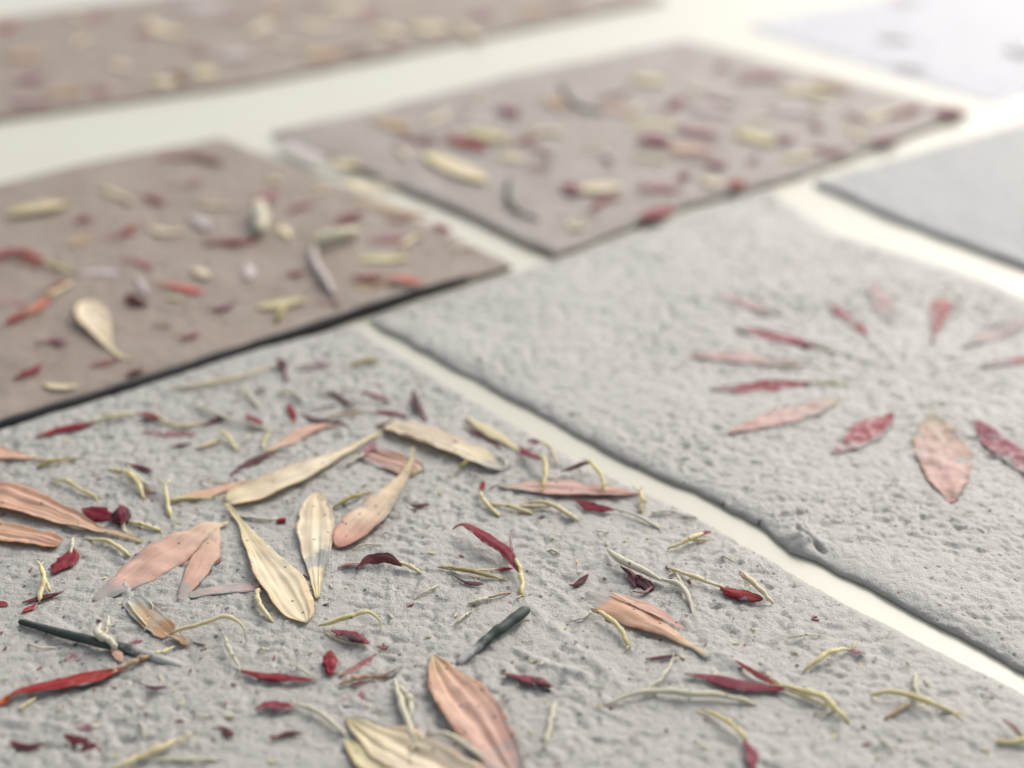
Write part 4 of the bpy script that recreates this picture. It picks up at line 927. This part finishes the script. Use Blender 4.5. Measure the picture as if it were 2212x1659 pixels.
# ---- the two farthest tiles (strongly blurred)
for lb, c, pts, w in (
 ('rosy smear at the left edge of the farthest brown tile', 'red', [(-10, 60), (15, 58), (40, 56)], .28),
 ('pale smear at the top edge of the farthest brown tile', 'lav', [(380, 8), (430, 12), (480, 10)], .5),
 ('tan smear on the left of the farthest brown tile', 'tan', [(95, 200), (135, 196), (180, 190)], .3),
 ('beige smear in the middle of the farthest brown tile', 'tan', [(20, 112), (50, 118), (80, 124)], .45),
 ('cream smear at the front edge of the farthest brown tile', 'yellow', [(415, 158), (440, 156), (468, 152)], .4),
 ('dark smear behind the middle of the farthest brown tile', 'mauve', [(290, 66), (312, 68), (335, 72)], .25),
 ('cream smear at the top of the farthest brown tile, left of another', 'cream', [(715, 14), (745, 18), (780, 22)], .5),
 ('cream smear on the right of the farthest brown tile', 'cream', [(900, 52), (930, 60), (965, 66)], .5),
 ('beige smear near the front edge right of the cream one', 'tan', [(650, 115), (690, 118), (735, 118)], .4),
 ('brown smear at the front edge of the farthest brown tile', 'brown', [(735, 112), (760, 108), (800, 104)], .22),
 ('orange brown smear at the top left of centre on the farthest brown tile', 'tan', [(560, 24), (590, 22), (620, 20)], .4),
 ('cream smear beside the brown streak at the front edge', 'cream', [(330, 172), (355, 176), (380, 178)], .3),
 ('reddish smear low on the left of the farthest brown tile', 'mauve', [(30, 170), (60, 168), (95, 160)], .3),
 ('pinkish grey smear above the cream smear at the front edge', 'lav', [(470, 112), (500, 116), (540, 118)], .4),
 ('rust smear near the right end of the farthest brown tile', 'mauve', [(1010, 30), (1040, 34), (1070, 32)], .3),
 ('pale beige smear at the right end of the farthest brown tile', 'tan', [(1120, 22), (1150, 24), (1180, 22)], .45),
 ('brown streak left of the cream smear at the front edge', 'brown', [(372, 150), (390, 165), (400, 180)], .16)):
    P(lb, c, pts, w * 1.5, tl='back', shape='oval', lift=(.05, .05), cup=0, veil=(0, 0), group='soft smears of petal on the farthest brown tile', n=14, m=7)
for lb, c, pts, w in (
 ('rosy smear at the top edge of the lilac white tile', 'mauve', [(1925, 2), (1955, 4), (1990, 6)], .35),
 ('faint rose petal in the middle of the lilac white tile', 'palepink', [(1930, 140), (1960, 146), (2000, 152)], .3),
 ('peach petal at the right edge of the lilac white tile', 'palepink', [(2170, 105), (2200, 110), (2240, 118)], .4),
 ('faint grey rose petal at the back of the lilac white tile', 'lav', [(1900, 75), (1930, 82), (1960, 88)], .4)):
    P(lb, c, pts, w, tl='lilac', shape='oval', lift=(.05, .05), cup=0, veil=(.5, .5), group='faint petals on the lilac white tile', n=14, m=7)

# ---- crumbs too small to pick apart
def crumbs(name, col, count, label, seed):
    rs = np.random.RandomState(seed)
    v, f, uv = [], [], []
    while len(v) < count * 8:
        x, y = rs.uniform(-60, 2150), rs.uniform(800, 1650)
        if y < 712 + (x - 760) * .56 + 20 or y < 935 - .3 * x: continue
        p = at(x, y, 0)
        L, w, a = rs.uniform(.025, .075), rs.uniform(.010, .022), rs.uniform(0, 6.28)
        ca, sa = math.cos(a), math.sin(a)
        gz = float(relief(np.array([p[0]]), np.array([p[1]]))[0])
        o = len(v)
        for k, (lx, ly) in enumerate(((-L, 0), (0, -w), (L, rs.uniform(-w, w)), (0, w))):
            for dz in (.004, .02):
                v.append((p[0] + ca * lx - sa * ly, p[1] + sa * lx + ca * ly, gz + dz + rs.uniform(-.006, .006)))
                uv.append((k / 3, .5))
        f += [(o + 1, o + 3, o + 5, o + 7), (o, o + 6, o + 4, o + 2), (o, o + 2, o + 3, o + 1), (o + 2, o + 4, o + 5, o + 3), (o + 4, o + 6, o + 7, o + 5), (o + 6, o, o + 1, o + 7)]
    ob = mesh_obj(name, v, f, M[col], None, uv, {'veil': [0.1] * len(v)}, smooth=False)
    tag(ob, label, 'petal crumbs', kind='stuff')
crumbs('petal_crumbs', 'mauve', 90, 'tiny burgundy petal crumbs scattered over the near grey tile', 1)
crumbs('floret_crumbs', 'tube', 110, 'tiny cream floret crumbs scattered over the near grey tile', 2)

# ---- small blurred scraps, each told by its neighbour
LAND = {
 'rose': [('red and cream pair', 1030, 300), ('large pale cream petal', 975, 358), ('front pale cream petal', 1290, 404), ('rosy red petal', 1410, 300), ('pink petal', 1490, 318),
          ('brown red bar', 1412, 462), ('bright red spot', 1592, 396), ('yellow cream petal', 1625, 294), ('rosy knob', 1697, 300), ('yellow green petal', 1745, 194), ('front dark curved stem', 1110, 430),
          ('back dark curved stem', 1240, 220), ('right corner petal', 2048, 240), ('brown rim petal', 1908, 298), ('faded lilac petal', 1530, 234), ('back left tan petal', 845, 265)],
 'brown': [('broad cream petal', 215, 710), ('lavender capped bud', 300, 635), ('orange red petal', 380, 618), ('dark red streak', 500, 520), ('cream headed bud', 565, 470), ('cream oval petal', 80, 450),
           ('bent cream petal', 720, 518), ('scarlet and orange pair', 835, 600), ('mauve petal', 835, 514), ('long pinkish stalk', 700, 600), ('rust and pink petal', 380, 340), ('red petal with peach tail', 60, 670), ('green yellow stub', 604, 680)],
 'back': [('beige smear', 690, 118), ('rust smear', 1040, 32), ('reddish smear', 60, 168), ('pinkish grey smear', 500, 116), ('pale smear', 430, 10), ('tan smear', 135, 196), ('rosy smear at the edge', 15, 58), ('dark smear', 312, 68), ('cream smear by the joint', 440, 184), ('cream smear on the right', 930, 60)],
}
LAND['near'] = [('long diagonal cream petal', 660, 1010), ('hanging cream petal', 585, 1230), ('oval cream petal', 682, 1160), ('peach edged cream petal', 800, 1090), ('broad peach petal', 340, 1205),
 ('left dark green stem', 180, 1385), ('right dark green stem', 1070, 1375), ('long red petal', 150, 1470), ('pink bottom petal', 1040, 1570), ('two keeled cream petal', 890, 1630), ('folded peach petal', 1410, 1345),
 ('plump red seed', 1600, 1280), ('crimson blade pair', 1620, 1475), ('big curved crimson petal', 1055, 1165), ('long pink petal', 1230, 1056), ('ribbed yellow petal', 960, 960), ('crimson knob', 320, 895),
 ('plump peach petal', 650, 940), ('dark red back bud', 610, 782), ('mustard tail', 790, 786), ('three pronged floret', 1970, 1505), ('dark crimson cup', 1385, 1260), ('mauve back curl', 810, 855), ('upright dark bud', 262, 1110)]
USED = set()
def scraps(tl, col, word, group, spots, w, seed):
    rs = np.random.RandomState(seed)
    for x, y in spots:
        lab = None
        for nm, lx, ly in sorted(LAND[tl], key=lambda t: math.hypot(t[1] - x, 2 * (t[2] - y))):
            dx, dy = x - lx, 2 * (y - ly)
            side = (('right of' if dx > 0 else 'left of') if abs(dx) > abs(dy) else ('in front of' if dy > 0 else 'behind'))
            lab = '%s %s %s the %s, %s' % (('small blurred ' if tl != 'near' else 'small ') + word, 'scrap' if tl != 'near' else 'sliver', side, nm, {'rose': 'on rose tile', 'brown': 'on left tile', 'back': 'on farthest tile', 'near': 'on near grey tile'}[tl])
            if lab not in USED: break
        USED.add(lab)
        a, L = rs.uniform(-.9, .9), rs.uniform(14, 54)
        dx, dy = L * math.cos(a), L * .5 * math.sin(a)
        P(lab, col, [(x - dx, y - dy), (x + rs.uniform(-8, 8), y + rs.uniform(-11, 11)), (x + dx, y + dy)], w * rs.uniform(.45, 1.35), tl=tl, shape=['oval', 'lance', 'spat'][rs.randint(3)], lift=(.05, .09), cup=-.2, n=14, m=7, group=group)
scraps('rose', 'crimson', 'dark red', 'dark red scraps on the rose grey tile', [(1120, 300), (1165, 330), (1300, 345), (1325, 205), (1440, 225), (1475, 375), (1540, 350), (1560, 215), (1625, 345), (1755, 270), (1790, 318), (1850, 250), (1560, 150), (1945, 235), (1310, 440), (1000, 250), (900, 300)], .17, 5)
scraps('rose', 'cream', 'cream', 'cream scraps on the rose grey tile', [(860, 330), (940, 255), (1105, 335), (1170, 290), (1270, 320), (1360, 225), (1395, 340), (1510, 190), (1525, 395), (1640, 255), (1725, 335), (1760, 225), (1845, 285), (1910, 250), (1250, 480), (1030, 215)], .22, 6)
scraps('brown', 'crimson', 'dark red', 'dark red scraps on the brown tile', [(110, 620), (180, 480), (330, 430), (395, 395), (650, 450), (640, 590), (860, 470), (480, 660), (400, 720), (110, 740), (60, 800)], .10, 7)
scraps('brown', 'cream', 'cream', 'cream scraps on the brown tile', [(250, 420), (360, 490), (470, 440), (610, 500), (690, 410), (590, 390), (430, 590), (890, 520), (1000, 540), (380, 640), (130, 830), (830, 400)], .12, 8)
scraps('back', 'cream', 'cream', 'cream scraps on the farthest brown tile', [(180, 90), (260, 140), (360, 60), (540, 60), (620, 90), (690, 45), (830, 70), (880, 20), (1000, 60), (150, 40)], .34, 9)
scraps('back', 'mauve', 'mauve', 'mauve scraps on the farthest brown tile', [(220, 190), (210, 40), (420, 110), (500, 40), (660, 20), (800, 30), (850, 95), (70, 215), (1200, 12)], .28, 10)

scraps('near', 'maroon', 'dark maroon', 'dark maroon slivers on the near tile', [(560, 850), (690, 880), (470, 905), (735, 860), (860, 930), (390, 960), (300, 1010), (900, 1085), (90, 1290), (330, 1480), (620, 1590), (1010, 1250), (1250, 1250), (480, 1580), (970, 960), (1430, 1420), (60, 1600)], .055, 21)
def threads(spots, seed):
    rs = np.random.RandomState(seed)
    for x, y in spots:
        for nm, lx, ly in sorted(LAND['near'], key=lambda t: math.hypot(t[1] - x, 2 * (t[2] - y))):
            dx, dy = x - lx, 2 * (y - ly)
            side = (('right of' if dx > 0 else 'left of') if abs(dx) > abs(dy) else ('in front of' if dy > 0 else 'behind'))
            lab = 'fine whitish thread %s the %s, on near grey tile' % (side, nm)
            if lab not in USED: break
        USED.add(lab)
        a, L, k = rs.uniform(-1.2, 1.2), rs.uniform(22, 80), rs.uniform(-.8, .8)
        pts = [(x, y)]
        for _s in range(3):
            pts.append((pts[-1][0] + L / 3 * math.cos(a), pts[-1][1] + L / 5 * math.sin(a))); a += k + rs.uniform(-.3, .3)
        F(lab, [('floret', 'paletube', pts, (.012, rs.uniform(.014, .028), .010), (.0, rs.uniform(.02, .07), .03, .0), (.4, .1, .1, .3))], group='fine whitish threads on the near tile')
threads([(420, 860), (500, 870), (660, 830), (700, 850), (760, 870), (340, 940), (520, 960), (940, 930), (1010, 1020), (620, 1080), (430, 1040), (200, 1020), (140, 1130), (310, 1290), (760, 1190), (830, 1150), (900, 1290), (980, 1350), (1180, 1190), (1290, 1150), (1240, 1340), (1160, 1440), (560, 1400), (640, 1440), (420, 1540), (300, 1560), (120, 1540), (1360, 1590), (1500, 1600), (1700, 1380), (1760, 1540), (1900, 1600), (1560, 1200), (60, 1390), (840, 1340)], 22)
